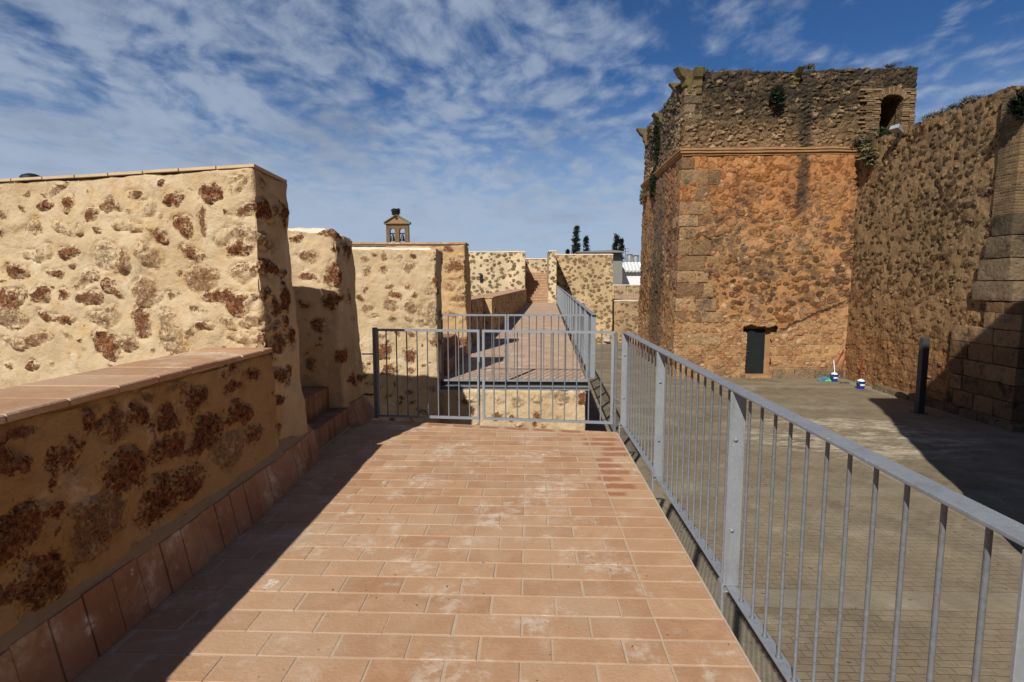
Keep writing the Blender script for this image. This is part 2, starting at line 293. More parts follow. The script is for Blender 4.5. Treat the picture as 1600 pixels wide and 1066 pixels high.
def groundmat():
    m, t = newmat('courtyard_setts'); v = t.obj(); w = t.warp(v, 1.5, .05); s = t.sep(w)
    uv = t.com(s[0], s[1], 0.0)
    bc, bf = brick_nodes(t, uv, .20, .11, .009, (.245, .195, .128), (.275, .222, .150), (.20, .160, .105), sm=.7)
    px = t.m('MODULO', t.m('ADD', s[0], 96.75), 5.2); py = t.m('MODULO', t.m('ADD', s[1], 101.6), 3.6)
    band = t.m('MAXIMUM', t.m('LESS_THAN', px, .42), t.m('LESS_THAN', py, .40))
    col = t.mix(band, bc, t.mix(t.noise(v, 3, 5), (.27, .235, .17), (.33, .29, .215)))
    col = t.mix(t.m('MULTIPLY', t.step(t.noise(v, .28, 5, .6), .40, .60), .75), col, (.30, .245, .160))
    col = t.mix(t.m('MULTIPLY', t.step(t.noise(v, .9, 7, .75, .6), .54, .66), .55), col, (.40, .35, .26))
    col = t.mix(t.m('MULTIPLY', t.step(t.noise(v, .55, 7, .75, .6), .55, .68), .5), col, (.13, .105, .07))
    col = t.mix(.8, col, t.ramp(t.noise(v, 1.4, 7, .7), [(.3, .55), (.7, 1.05)]), 'MULTIPLY')
    # dry cement dust swept about in the middle of the yard
    dx = t.m('DIVIDE', t.m('SUBTRACT', s[0], 8.3), 3.4); dy = t.m('DIVIDE', t.m('SUBTRACT', s[1], 14.2), 2.3)
    r = t.m('ADD', t.m('MULTIPLY', dx, dx), t.m('MULTIPLY', dy, dy))
    nn = t.n('ShaderNodeMapping', {0: v, 3: (1.0, 2.6, 1)}).outputs[0]
    d = t.m('MULTIPLY', t.m('SUBTRACT', 1.0, t.step(r, .2, 1.3)), t.step(t.noise(nn, 1.5, 7, .75), .44, .62))
    col = t.mix(t.m('MULTIPLY', d, .85), col, (.58, .49, .36))
    col = t.mix(t.m('MULTIPLY', t.step(t.noise(v, 7, 5, .7), .70, .76), .5), col, (.06, .045, .03))
    t.out(col, .9, t.m('SUBTRACT', t.noise(v, 18, 5), t.m('MULTIPLY', bf, t.m('MULTIPLY', .6, t.m('SUBTRACT', 1.0, band)))), .008, 1.0, spec=.2); MATS['ground'] = m
groundmat()
# ------------------------------------------------------------------ world
world = bpy.data.worlds.new('World'); SC.world = world; world.use_nodes = True
t = NT(world.node_tree)
sky = t.n('ShaderNodeTexSky', sky_type='NISHITA'); sky.sun_disc = False
sky.sun_elevation = math.asin(-LD.z); sky.sun_rotation = math.atan2(-LD.x, -LD.y); sky.altitude = 100; sky.air_density = 1.0; sky.dust_density = .4; sky.ozone_density = 2.5
g = t.n('ShaderNodeTexCoord').outputs['Generated']; s = t.sep(g)
zz = t.m('ADD', t.m('MAXIMUM', s[2], 0.0), .17)
pl = t.com(t.m('DIVIDE', s[0], zz), t.m('DIVIDE', s[1], zz), 0.0)
plw = t.warp(pl, 1.2, .35)
mp = t.n('ShaderNodeMapping', {0: plw, 2: (0, 0, math.radians(28)), 3: (1.6, 1.15, 1)}).outputs[0]
fine = t.noise(mp, 3.5, 7, .64, .1); puff = t.vor(t.warp(mp, 6, .12), 9, 'SMOOTH_F1'); big = t.noise(t.vm('ADD', pl, (4.3, 1.7, 0)), .55, 3, .5)
cov = t.m('ADD', t.m('MULTIPLY', fine, .80), t.m('ADD', t.m('MULTIPLY', t.m('SUBTRACT', .42, puff), .24), t.m('MULTIPLY', big, .55)))
cov = t.m('ADD', cov, t.m('MULTIPLY', t.m('MULTIPLY', s[0], -1.0), .10))           # thicker towards the west
low = t.m('SUBTRACT', 1.0, t.step(s[2], .02, .34)); cov = t.m('ADD', cov, t.m('MULTIPLY', low, .20))
cov = t.m('SUBTRACT', cov, t.m('MULTIPLY', t.step(s[2], .52, .80), .35))
cm = t.step(cov, .55, .88)
blue = t.mix(1.0, sky.outputs[0], (.44, .76, 1.18, 1), 'MULTIPLY')
thick = t.step(t.noise(mp, 1.0, 5, .6), .45, .72)
cc = t.mix(thick, (5.9, 7.2, 9.4, 1), (3.9, 4.8, 6.5, 1))
cloud = t.mix(t.m('MULTIPLY', low, .5), cc, (7.6, 9.4, 11.8, 1))
haze = t.mix(t.m('MULTIPLY', low, .85), blue, (6.9, 8.9, 11.6, 1))
skc = t.mix(t.m('MULTIPLY', cm, .86), haze, cloud)
skc = t.mix(t.m('MULTIPLY', t.step(s[2], .46, .70), .85), skc, (.45, 1.05, 2.7, 1))
skc = t.mix(t.m('MULTIPLY', t.step(s[1], .05, -.35), .55), skc, (.9, 1.6, 3.2, 1))
bg = t.n('ShaderNodeBackground', {0: skc, 1: 0.058}); wo = t.n('ShaderNodeOutputWorld'); world.node_tree.links.new(bg.outputs[0], wo.inputs[0])
SC.view_settings.view_transform = 'Standard'; SC.view_settings.look = 'None'; SC.view_settings.exposure = 0; SC.view_settings.gamma = 1
# ------------------------------------------------------------------ numpy noise
def _h(i, j, k, sd):
    n = (i*374761393 + j*668265263 + k*2147483647 + sd*974634777) & 0xffffffff
    n = ((n ^ (n >> 13))*1274126177) & 0xffffffff
    return ((n ^ (n >> 16)) & 0xffff)/65535.0
def vnoise(P, sd=0):
    I = np.floor(P).astype(np.int64); f = P-I; f = f*f*(3-2*f); r = 0
    for a in (0, 1):
        wx = f[:, 0] if a else 1-f[:, 0]
        for b in (0, 1):
            wy = f[:, 1] if b else 1-f[:, 1]
            for c in (0, 1):
                wz = f[:, 2] if c else 1-f[:, 2]
                r = r + wx*wy*wz*_h(I[:, 0]+a, I[:, 1]+b, I[:, 2]+c, sd)
    return r-.5
def fbm(P, sc, octv=3, sd=0):
    r = 0; a = 1
    for o in range(octv): r = r + a*vnoise(P*sc*(2**o)+17.3*o, sd+o); a *= .5
    return r
# ------------------------------------------------------------------ object helpers
def thing(name, label, cat, loc, group=None):
    o = bpy.data.objects.new(name, None); COL.objects.link(o); o.location = loc; o.empty_display_size = .2
    o['label'] = label; o['category'] = cat
    if group: o['group'] = group
    return o
def tag(o, label, cat, group=None):
    o['label'] = label; o['category'] = cat
    if group: o['group'] = group
    return o
def put(o, parent):
    COL.objects.link(o)
    if parent is not None:
        o.parent = parent; T = Matrix.Identity(4)
        p = parent
        w = Matrix.Identity(4)
        chain = []
        while p is not None: chain.append(p); p = p.parent
        for p in reversed(chain): w = w @ p.matrix_parent_inverse @ Matrix.LocRotScale(p.location, p.rotation_euler, p.scale)
        o.matrix_parent_inverse = w.inverted()
    return o
def mesh(name, V, F, mat, parent=None, smooth=False, attrs=None, fattrs=None, kind=None):
    me = bpy.data.meshes.new(name); me.from_pydata([tuple(v) for v in V], [], F); me.update()
    if mat: me.materials.append(MATS[mat])
    if smooth: me.shade_smooth(); me.set_sharp_from_angle(angle=math.radians(52))
    for k, a in (attrs or {}).items():
        at = me.attributes.new(k, 'FLOAT', 'POINT'); at.data.foreach_set('value', np.asarray(a, dtype=np.float32))
    for k, a in (fattrs or {}).items():
        at = me.attributes.new(k, 'FLOAT', 'FACE'); at.data.foreach_set('value', np.asarray(a, dtype=np.float32))
    o = bpy.data.objects.new(name, me)
    if kind: o['kind'] = kind
    return put(o, parent)
class MB:
    def __init__(s): s.V = []; s.F = []; s.A = []; s.W = []
    def add(s, V, F, a=0.0, w=0.0):
        n = len(s.V); s.V += [tuple(v) for v in V]; s.F += [tuple(i+n for i in f) for f in F]; s.A += [a]*len(F); s.W += [w]*len(F)
    def hexa(s, P, a=0.0):   # P: bottom 4 ccw, top 4
        s.add(P, [(3, 2, 1, 0), (4, 5, 6, 7), (0, 1, 5, 4), (1, 2, 6, 5), (2, 3, 7, 6), (3, 0, 4, 7)], a)
    def box(s, lo, hi, a=0.0):
        x0, y0, z0 = lo; x1, y1, z1 = hi
        s.hexa([(x0, y0, z0), (x1, y0, z0), (x1, y1, z0), (x0, y1, z0), (x0, y0, z1), (x1, y0, z1), (x1, y1, z1), (x0, y1, z1)], a)
    def bar(s, p, q, w, h, up=(0, 0, 1)):   # rectangular bar, w sideways, h along up
        p = Vector(p); q = Vector(q); d = (q-p).normalized(); up = Vector(up); sd = d.cross(up).normalized(); up = sd.cross(d)
        P = [c + sd*(w/2*i) + up*(h/2*j) for c in (p, q) for i, j in ((-1, -1), (1, -1), (1, 1), (-1, 1))]
        s.add(P, [(0, 3, 2, 1), (4, 5, 6, 7), (0, 1, 5, 4), (1, 2, 6, 5), (2, 3, 7, 6), (3, 0, 4, 7)])
    def tube(s, pts, r, n=10, cap=True):
        pts = [Vector(p) for p in pts]; rr = r if hasattr(r, '__len__') else [r]*len(pts); rings = []
        for i, p in enumerate(pts):
            d = (pts[min(i+1, len(pts)-1)]-pts[max(i-1, 0)]).normalized()
            a = d.orthogonal().normalized() if i == 0 else (a - d*a.dot(d)).normalized(); b = d.cross(a)
            rings.append([p+(a*math.cos(2*math.pi*k/n)+b*math.sin(2*math.pi*k/n))*rr[i] for k in range(n)])
        V = [v for rg in rings for v in rg]; F = []
        for i in range(len(pts)-1):
            for k in range(n): F.append((i*n+k, i*n+(k+1) % n, (i+1)*n+(k+1) % n, (i+1)*n+k))
        if cap: F += [tuple(range(n-1, -1, -1)), tuple(range(len(V)-n, len(V)))]
        s.add(V, F)
    def lathe(s, c, prof, n=20):
        c = Vector(c); V = []; F = []
        for r, z in prof: V += [c+Vector((r*math.cos(2*math.pi*k/n), r*math.sin(2*math.pi*k/n), z)) for k in range(n)]
        for i in range(len(prof)-1):
            for k in range(n): F.append((i*n+k, i*n+(k+1) % n, (i+1)*n+(k+1) % n, (i+1)*n+k))
        F += [tuple(range(n-1, -1, -1)), tuple(range(len(V)-n, len(V)))]
        s.add(V, F)
    def build(s, name, mat, parent=None, smooth=False, kind=None):
        return mesh(name, s.V, s.F, mat, parent, smooth, fattrs={'rnd': s.A, 'wet': s.W}, kind=kind)
def gridbox(c, res, jit=None):
    """surface grid of a hexahedron: c = bottom FL,FR,BR,BL then top"""
    c = np.array([tuple(x) for x in c], float)
    L = lambda a, b: np.linalg.norm(c[a]-c[b])
    nx = max(1, int(max(L(0, 1), L(4, 5))/res)); ny = max(1, int(max(L(1, 2), L(5, 6))/res)); nz = max(1, int(max(L(0, 4), L(1, 5))/res))
    idx = {}; V = []; F = []
    def vid(i, j, k):
        key = (i, j, k)
        if key not in idx: idx[key] = len(V); V.append(key)
        return idx[key]
    for i in range(nx):
        for k in range(nz):
            F.append((vid(i, 0, k), vid(i+1, 0, k), vid(i+1, 0, k+1), vid(i, 0, k+1)))
            F.append((vid(i+1, ny, k), vid(i, ny, k), vid(i, ny, k+1), vid(i+1, ny, k+1)))
    for j in range(ny):
        for k in range(nz):
            F.append((vid(nx, j, k), vid(nx, j+1, k), vid(nx, j+1, k+1), vid(nx, j, k+1)))
            F.append((vid(0, j+1, k), vid(0, j, k), vid(0, j, k+1), vid(0, j+1, k+1)))
    for i in range(nx):
        for j in range(ny):
            F.append((vid(i, j, nz), vid(i+1, j, nz), vid(i+1, j+1, nz), vid(i, j+1, nz)))
            F.append((vid(i, j+1, 0), vid(i+1, j+1, 0), vid(i+1, j, 0), vid(i, j, 0)))
    K = np.array(V, float)/np.array([nx, ny, nz]); u, v, w = K[:, 0:1], K[:, 1:2], K[:, 2:3]
    P = ((1-u)*(1-v)*(1-w)*c[0]+u*(1-v)*(1-w)*c[1]+u*v*(1-w)*c[2]+(1-u)*v*(1-w)*c[3]
         + (1-u)*(1-v)*w*c[4]+u*(1-v)*w*c[5]+u*v*w*c[6]+(1-u)*v*w*c[7])
    return P, F
def normals(P, F):
    me = bpy.data.meshes.new('tmp'); me.from_pydata(P.tolist(), [], F); me.update()
    N = np.zeros(len(P)*3, np.float32)
    me.vertex_normals.foreach_get('vector', N); bpy.data.meshes.remove(me); return N.reshape(-1, 3).astype(float)
def scatter(P0, P1, z0, z1, n, rmin, rmax, tones=(.4, 1), avoid=(), sd=1, asp=.72):
    """stones over a vertical face from P0 to P1"""
    r = random.Random(sd); out = []; P0 = Vector(P0[:2]); P1 = Vector(P1[:2]); tries = 0; lst = list(avoid)
    while len(out) < n and tries < n*40:
        tries += 1; u = r.random(); p = P0.lerp(P1, u); z = r.uniform(z0, z1); R = r.uniform(rmin, rmax)*r.uniform(.8, 1.15)
        c = (p.x, p.y, z, R, R*r.uniform(asp*.75, asp*1.3), r.uniform(*tones))
        if all((c[0]-o[0])**2+(c[1]-o[1])**2+((c[2]-o[2])*1.15)**2 > ((R+o[3])*.92)**2 for o in lst): out.append(c); lst.append(c)
    return out
def stone_field(P, stones):
    Pw = P + .16*np.stack([fbm(P, 5, 2, 11), fbm(P, 5, 2, 23), fbm(P, 5, 2, 31)], 1)*np.array([1, 1, .8])
    best = np.full(len(P), -1.0); tone = np.full(len(P), .5)
    for x, y, z, ru, rv, tn in stones:
        R = max(ru, rv)*1.6
        m = (np.abs(P[:, 0]-x) < R*1.4) & (np.abs(P[:, 1]-y) < R*1.4) & (np.abs(P[:, 2]-z) < R*1.4)
        if not m.any(): continue
        q = Pw[m]; d = np.sqrt(((q[:, 0]-x)**2+(q[:, 1]-y)**2)/ru**2+(q[:, 2]-z)**2/rv**2); f = 1-d
        b = best[m]; tt = tone[m]; k = f > b; b[k] = f[k]; tt[k] = tn; best[m] = b; tone[m] = tt
    return np.clip(best, -1, 1), tone
def rubble_block(name, c, res, stones, mat, parent=None, amp=.018, relief=.022, edge=.0, seed=0):
    P, F = gridbox(c, res); N = normals(P, F)
    f, tone = stone_field(P, stones)
    s = np.clip((f+.05)/.35, 0, 1)
    d = amp*2.0*fbm(P, 2.2, 3, seed) + amp*.9*fbm(P, 9, 2, seed+5)
    d = d - relief*.6*np.clip(1-np.abs(f-.02)/.14, 0, 1) + s*(relief*1.6*fbm(P, 22, 2, seed+9) + relief*.35)
    e = (np.abs(N).max(1) < .93) & (np.abs(N[:, 2]) < .93)
    d = d - e*(.008+.030*np.clip(fbm(P, 7, 2, seed+40)+.12, 0, 1))
    P = P + N*d[:, None]
    return mesh(name, P, F, mat, parent, True, {'stone': f, 'tone': tone})
# ================================================================== terrace floor
GZ = -2.3
ENDL, ENDR = (-1.95, 6.32), (.955, 5.86)          # skew far end
def endY(x): return ENDL[1]+(ENDR[1]-ENDL[1])*(x-ENDL[0])/(ENDR[0]-ENDL[0])
rt = random.Random(3)
def tile(mb, quad, z, g=.0045, b=.0035, th=.012, a=None, w=0.0):
    """quad = 4 xy corners; inset by g, bevelled top"""
    q = [Vector((p[0], p[1])) for p in quad]; c = sum(q, Vector((0, 0)))/4
    def ins(p, k):
        d = c-p; return p + Vector((math.copysign(min(k, abs(d.x)), d.x), math.copysign(min(k, abs(d.y)), d.y)))
    tx, ty = rt.uniform(-.0006, .0006), rt.uniform(-.0006, .0006); dz = rt.uniform(-.0006, .0008)
    jo = Vector((rt.uniform(-.003, .003), rt.uniform(-.0022, .0022)))
    o = [ins(p, g)+jo for p in q]; i = [ins(p, g+b)+jo for p in q]
    zf = z if callable(z) else (lambda x, y: z)
    V = [(p.x, p.y, zf(p.x, p.y)-th) for p in o]+[(p.x, p.y, zf(p.x, p.y)-b*.6+dz) for p in o]+[(p.x, p.y, zf(p.x, p.y)+dz+tx*(p.x-c.x)*8+ty*(p.y-c.y)*8) for p in i]
    F = [(8, 9, 10, 11)]+[(4+k, 4+(k+1) % 4, 8+(k+1) % 4, 8+k) for k in range(4)]+[(k, (k+1) % 4, 4+(k+1) % 4, 4+k) for k in range(4)]
    mb.add(V, F, rt.random() if a is None else a, w)
mb = MB()
XG = .60; XE = .935; dY = .165; LT = .318
ry = -2.6; row = 0
while ry < 6.4:
    y0, y1 = ry, ry+dY
    lim = lambda x: endY(x)-.15
    # border column
    if y0 < endY(.75)-.04:
        e0, e1 = (XG, min(y0, endY(XG))), (XE, min(y0, endY(XE))); f0, f1 = (XG, min(y1, endY(XG)-.0)), (XE, min(y1, endY(XE)))
        wv = .62 if (y0 > 4.05 and y0 < 5.5) else 0
        if f1[1]-e1[1] > .03: tile(mb, [e0, e1, f1, f0], 0.0, w=wv*rt.uniform(.45, 1.05))
    x = XG - (LT*.5 if row % 2 else 0) - (rt.uniform(-.02, .02)); xs = [XG]
    if row % 2: xs.append(x)
    while xs[-1] > -1.97: xs.append(xs[-1]-LT*rt.uniform(.985, 1.015))
    for a, b in zip(xs[1:], xs[:-1]):
        if y0 > lim((a+b)/2): continue
        q = [(a, y0), (b, y0), (b, min(y1, lim(b))), (a, min(y1, lim(a)))]
        if min(q[2][1]-y0, q[3][1]-y0) < .02: continue
        tile(mb, q, 0.0)
    ry += dY; row += 1
x = XG
while x > -1.97:
    x2 = x-.30
    tile(mb, [(x2, lim(x2)+.0), (x, lim(x)), (x, endY(x)), (x2, endY(x2))], 0.0, w=.55*rt.uniform(.3, 1.1) if x > -1.0 else 0); x = x2
fl = mb.build('terrace_paving', 'terracotta', kind='structure')
mb = MB()
mb.add([(-2.6, -2.7, -.0028), (.93, -2.7, -.0028), (.95, 5.85, -.0028), (-2.6, 6.42, -.0028)], [(0, 1, 2, 3)])
mb.build('terrace_bedding', 'grout', kind='structure')
mb = MB()
mb.hexa([(-2.6, -2.7, GZ-.3), (.90, -2.7, GZ-.3), (.91, 5.84, GZ-.3), (-2.6, 6.40, GZ-.3), (-2.6, -2.7, -.012), (.92, -2.7, -.012), (.93, 5.845, -.012), (-2.6, 6.41, -.012)])
mb.build('terrace_base', 'rubble_cream', kind='structure')
# ================================================================== near parapet + merlons
def pxstones(lst, ox, oy, sc, plane, n, tadj=0):
    out = []
    for x, y, rx, ry_, tn in lst:
        p = onPlane(ox+x/sc, oy+y/sc, plane, n); px1 = onPlane(ox+(x+rx)/sc, oy+y/sc, plane, n); py1 = onPlane(ox+x/sc, oy+(y+ry_)/sc, plane, n)
        out.append((p.x, p.y, p.z, max(.018, (px1-p).length*1.12), max(.018, (py1-p).length*1.12), tn+tadj))
    return out
# merlon 1
_q = onY(395.5, 257.5, 4.10); A0 = Vector((_q.x, 4.10)); _b = onY(408, 545, 4.10); _r = onY(446, 281, 4.74); A1 = Vector((-4.9, 4.72)); nrm = Vector((A0.y-A1.y, -(A0.x-A1.x), 0)).normalized()
L1 = [(30,350,40,40,1),(15,440,30,35,.8),(230,310,38,38,.9),(360,310,35,40,.9),(465,360,40,40,.8),(570,330,55,40,.7),(665,320,25,22,.5),(765,320,50,50,.25),(905,290,60,32,.9),(1090,250,75,38,.9),(820,210,35,20,.8),(165,400,35,30,.35),(355,435,70,35,.35),(525,430,28,15,.7),(665,440,60,45,.3),(955,410,55,50,1.0),(1060,370,35,45,.7),(820,470,38,40,.85),(1170,450,60,40,.3),(190,545,70,40,.3),(355,555,50,35,.8),(540,560,65,70,.35),(635,610,50,60,.65),(775,575,70,55,.5),(985,535,70,45,.9),(1250,515,90,25,.8),(95,655,60,50,1),(275,655,45,25,.9),(465,690,65,35,.5),(590,735,40,60,.8),(760,745,75,75,.55),(910,650,28,28,.7),(1050,665,80,75,.6),(1260,630,70,50,.45),(905,755,45,32,.6),(75,810,65,55,.8),(75,890,70,45,.5),(215,785,42,50,.8),(335,760,35,40,.95),(465,785,60,30,.7),(1200,790,140,60,1),(1010,850,40,25,.7),(240,895,40,20,.8),(330,900,60,30,.8),(530,895,80,45,.5),(730,900,50,80,.8),(870,950,55,90,.45),(1050,955,55,25,.8),(1170,920,45,35,.5),(1290,890,70,40,.5),(95,1010,70,25,.5),(200,1005,70,30,.6),(560,1020,55,60,.95),(665,1005,40,40,.6),(350,1000,25,20,.3),(1240,980,70,30,.35),(925,1030,40,30,.5),(1230,170,70,30,.3),(280,220,45,20,.3),(690,220,50,25,.3),(100,300,18,18,.8),(180,1130,40,30,.8),(60,1150,25,30,.8),(330,1090,20,25,.8)]
st = pxstones(L1, 0, 230, 3.331, (A0.x, A0.y, 0), nrm)
L1s = [(1375,335,50,40,1),(1480,350,25,70,1),(1430,300,18,25,.9),(1400,620,60,45,.9),(1425,815,35,45,1),(1490,780,30,80,.9),(1495,900,25,40,1),(1425,915,30,25,.6),(1520,1000,22,45,1),(1440,1000,45,40,.7),(1370,990,30,40,.9),(1490,650,20,30,.9),(1370,200,25,30,.6),(1380,470,50,45,.45)]
st += pxstones(L1s, 0, 230, 3.331, (-2.03, 4.3, 0), (1, 0, 0))
LP = [(220,370,55,60,1),(385,420,70,70,1),(370,270,45,50,.7),(285,265,25,40,.8),(450,235,25,30,1),(515,235,35,35,.9),(535,330,50,60,.9),(615,195,45,45,1),(655,305,50,55,1),(600,430,50,55,.95),(490,505,60,60,.9),(310,570,70,80,.6),(215,515,35,45,1),(70,590,90,80,1),(130,750,95,80,1),(30,390,60,50,.9),(750,230,40,35,.9),(720,340,40,50,.5),(680,200,12,25,.6),(785,290,35,35,.7),(715,110,20,25,.9),(735,160,30,20,.8),(785,100,30,20,.9),(190,265,30,12,.7),(95,310,50,25,.7),(470,170,25,12,.6),(560,160,30,12,.5)]
LPm = [(815,135,28,25,.9),(815,215,22,40,1),(870,200,25,25,1),(850,300,20,30,1),(805,325,30,25,.9),(840,40,25,30,1),(870,95,25,25,.8),(905,90,15,30,1),(840,120,20,20,.8)]
stP = pxstones(LP, 0, 530, 1.988, (-1.95, 3, 0), (1, 0, 0)); st += pxstones(LPm, 0, 530, 1.988, (-1.99, 4.3, 0), (1, 0, 0))
st += scatter((A0.x, A0.y), (A1.x, A1.y), .9, 2.4, 90, .016, .045, (.2, .85), avoid=st, sd=77)
m1 = thing('stone_merlon', 'tallest and nearest plastered merlon with big red-brown stones, at left above tiled parapet', 'merlon', (-3.2, 4.6, 0), 'merlons along the wall walk')
zt = _q.z-.02
rubble_block('masonry', [(A0.x+.04, A0.y, -.3), (-1.975, 4.74, -.3), (-5.0, 5.4, -.3), (A1.x-.1, A1.y, -.3), (A0.x, A0.y, zt), (-2.08, 4.70, zt), (-5.0, 5.35, zt), (A1.x-.1, A1.y, zt)][3:4]+[(_b.x+.03, A0.y, -.3), (-1.95, 4.74, -.3), (-5.0, 5.4, -.3)]+[(A1.x-.1, A1.y, zt), (A0.x, A0.y, zt), (_r.x, 4.72, zt), (-5.0, 5.35, zt)], .0165, st, 'rubble_plaster', m1, .020, .032, seed=1)
mb = MB()
for k in range(9):      # clay coping slabs, edge barely visible
    u0, u1 = k/9, (k+1)/9-.004
    fa = lambda u, yy: ((A0.x+.012)*(1-u)+(A1.x-.1)*u, (A0.y if yy == 0 else 4.72)*(1-u)+(A1.y if yy == 0 else 5.38)*u+(-.012 if yy == 0 else .01))
    zz_ = zt+.004+rt.uniform(-.003, .003)
    P = [fa(u1, 0), fa(u0, 0), fa(u0, 1), fa(u1, 1)]
    if k == 0: P[2] = (_r.x+.015, 4.735)
    mb.hexa([(x, y, zz_-.002) for x, y in P]+[(x, y, zz_+.018) for x, y in P], rt.random())
mb.build('coping', 'coping_buff', m1)
# low parapet
par = thing('parapet_wall', 'low near parapet with terracotta coping slabs and tiled skirting, dark red stones', 'parapet', (-2.15, 1.5, 0))
stP += scatter((-1.96, -2.6), (-1.96, 1.9), .3, 1.0, 26, .06, .15, (.6, 1), sd=4)
stP += scatter((-1.96, .5), (-1.96, 4.1), .3, 1.05, 60, .014, .04, (.3, 1), avoid=stP, sd=78)
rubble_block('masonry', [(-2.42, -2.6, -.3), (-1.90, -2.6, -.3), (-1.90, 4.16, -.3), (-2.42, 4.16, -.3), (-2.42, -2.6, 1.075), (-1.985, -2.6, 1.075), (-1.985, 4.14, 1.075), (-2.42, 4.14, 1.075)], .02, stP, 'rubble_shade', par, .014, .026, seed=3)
mb = MB(); y = -2.6; k = 0
while y < 4.09:
    y2 = min(y+.285, 4.11); dz = rt.uniform(-.003, .003); xo = rt.uniform(-.006, .006)
    P = [(-2.455, y+.004), (-1.965+xo, y+.004), (-1.965+xo, y2-.004), (-2.455, y2-.004)]
    Q = [(-2.455, y+.007), (-1.972+xo, y+.007), (-1.972+xo, y2-.007), (-2.455, y2-.007)]
    V = [(a, b, 1.082+dz) for a, b in P]+[(a, b, 1.108+dz) for a, b in P]+[(a, b, 1.114+dz) for a, b in Q]
    mb.add(V, [(3, 2, 1, 0), (8, 9, 10, 11)]+[(i, (i+1) % 4, 4+(i+1) % 4, 4+i) for i in range(4)]+[(4+i, 4+(i+1) % 4, 8+(i+1) % 4, 8+i) for i in range(4)], rt.random(), 0)
    y += .285
mb.build('coping', 'terracotta', par)
mb = MB(); mb.box((-2.44, -2.6, 1.074), (-1.985, 4.10, 1.094)); mb.build('coping_bed', 'lime_cap', par)
def skirting(parent, p0, p1, n, h0=.0, H=.275, lean=.055, off=.0):
    mb = MB(); g = MB(); p0 = Vector(p0); p1 = Vector(p1); L = (p1-p0).length; d = (p1-p0)/L; nn = Vector((d.y, -d.x)); k = max(1, round(L/.165))
    for i in range(k):
        a = p0+d*(L*i/k+.004); b = p0+d*(L*(i+1)/k-.004); j = rt.uniform(-.004, .004); hj = rt.uniform(-.006, .006)
        P = []
        for th in (-.012, .006+j):
            P.append([(q.x+nn.x*(o+th), q.y+nn.y*(o+th), z) for q, o, z in ((a, lean, h0+.002), (b, lean, h0+.002), (b, 0, H+hj), (a, 0, H+hj))])
        V = P[0]+P[1]; mb.add(V, [(0, 1, 2, 3)[::-1], (4, 5, 6, 7), (0, 1, 5, 4), (1, 2, 6, 5), (2, 3, 7, 6), (3, 0, 4, 7)], rt.random())
    q = [(p0+nn*(lean-.003)), (p1+nn*(lean-.003))]; r = [p0-nn*.004, p1-nn*.004]
    g.add([(q[0].x, q[0].y, h0), (q[1].x, q[1].y, h0), (r[1].x, r[1].y, H+.004), (r[0].x, r[0].y, H+.004), (r[0].x-nn.x*.06, r[0].y-nn.y*.06, H+.075), (r[1].x-nn.x*.06, r[1].y-nn.y*.06, H+.075), (r[0].x-nn.x*.06, r[0].y-nn.y*.06, h0), (r[1].x-nn.x*.06, r[1].y-nn.y*.06, h0)],
          [(0, 1, 2, 3), (3, 2, 5, 4), (0, 3, 4, 6), (1, 7, 5, 2)])
    s_ = mb.build('skirting', 'terracotta_skirting', parent); g.build('grout', 'skirting_mortar', s_)
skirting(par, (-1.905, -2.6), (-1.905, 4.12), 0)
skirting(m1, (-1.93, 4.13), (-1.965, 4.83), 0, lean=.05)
# merlon 2
L2 = [(260,335,60,25,.6),(380,420,45,60,1),(255,435,35,25,.7),(275,580,45,28,.8),(390,575,40,50,.85),(190,245,38,20,.9),(350,700,40,30,.7),(300,895,30,20,.6),(455,870,45,40,1),(370,205,40,18,.7),(330,800,20,12,.7),(165,470,20,20,.7),(165,600,15,20,.7)]
L2s = [(490,310,25,45,1),(430,415,18,45,.9),(500,560,18,40,.9),(520,680,12,18,.9),(440,215,40,28,.9),(445,300,15,25,.8),(500,980,14,25,.9),(530,975,12,20,.9),(455,560,18,30,.8)]
s2 = pxstones(L2, 400, 300, 3.331, (-2.05, 5.9, 0), (0, -1, 0)) + pxstones(L2s, 400, 300, 3.331, (-2.02, 6.2, 0), (1, 0, 0))
s2 += scatter((-2.1, 5.9), (-3.0, 5.9), .5, 2.1, 30, .014, .04, (.2, .8), avoid=s2, sd=79)
m2 = thing('stone_merlon', 'narrow rounded-top plaster merlon with lime cap, standing between the nearest merlon and the gate', 'merlon', (-2.5, 6.2, 0), 'merlons along the wall walk')
rubble_block('masonry', [(-4.4, 5.9, -.3), (-2.02, 5.88, -.3), (-1.94, 6.50, -.3), (-4.4, 6.55, -.3), (-4.4, 5.95, 2.13), (-2.10, 5.93, 2.16), (-2.08, 6.42, 2.10), (-4.4, 6.5, 2.13)], .02, s2, 'rubble_plaster', m2, .024, .03, seed=5)
P, F = gridbox([(-4.4, 5.95, 2.11), (-2.17, 5.96, 2.13), (-2.13, 6.40, 2.10), (-4.4, 6.5, 2.12), (-4.4, 6.05, 2.19), (-2.25, 6.05, 2.205), (-2.22, 6.3, 2.17), (-4.4, 6.4, 2.18)], .04)
P += normals(P, F)*(.02*fbm(P, 6, 3, 2))[:, None]; mesh('lime_cap', P, F, 'lime_cap', m2, True)
mb = MB(); mb.hexa([(-2.02, 5.93, 0.002), (-1.90, 6.0, 0.002), (-1.84, 6.50, 0.002), (-2.0, 6.52, 0.002), (-2.04, 5.96, .27), (-1.985, 6.0, .27), (-1.975, 6.46, .27), (-2.04, 6.48, .27)], .3)
mb.build('skirting', 'terracotta_skirting', m2)
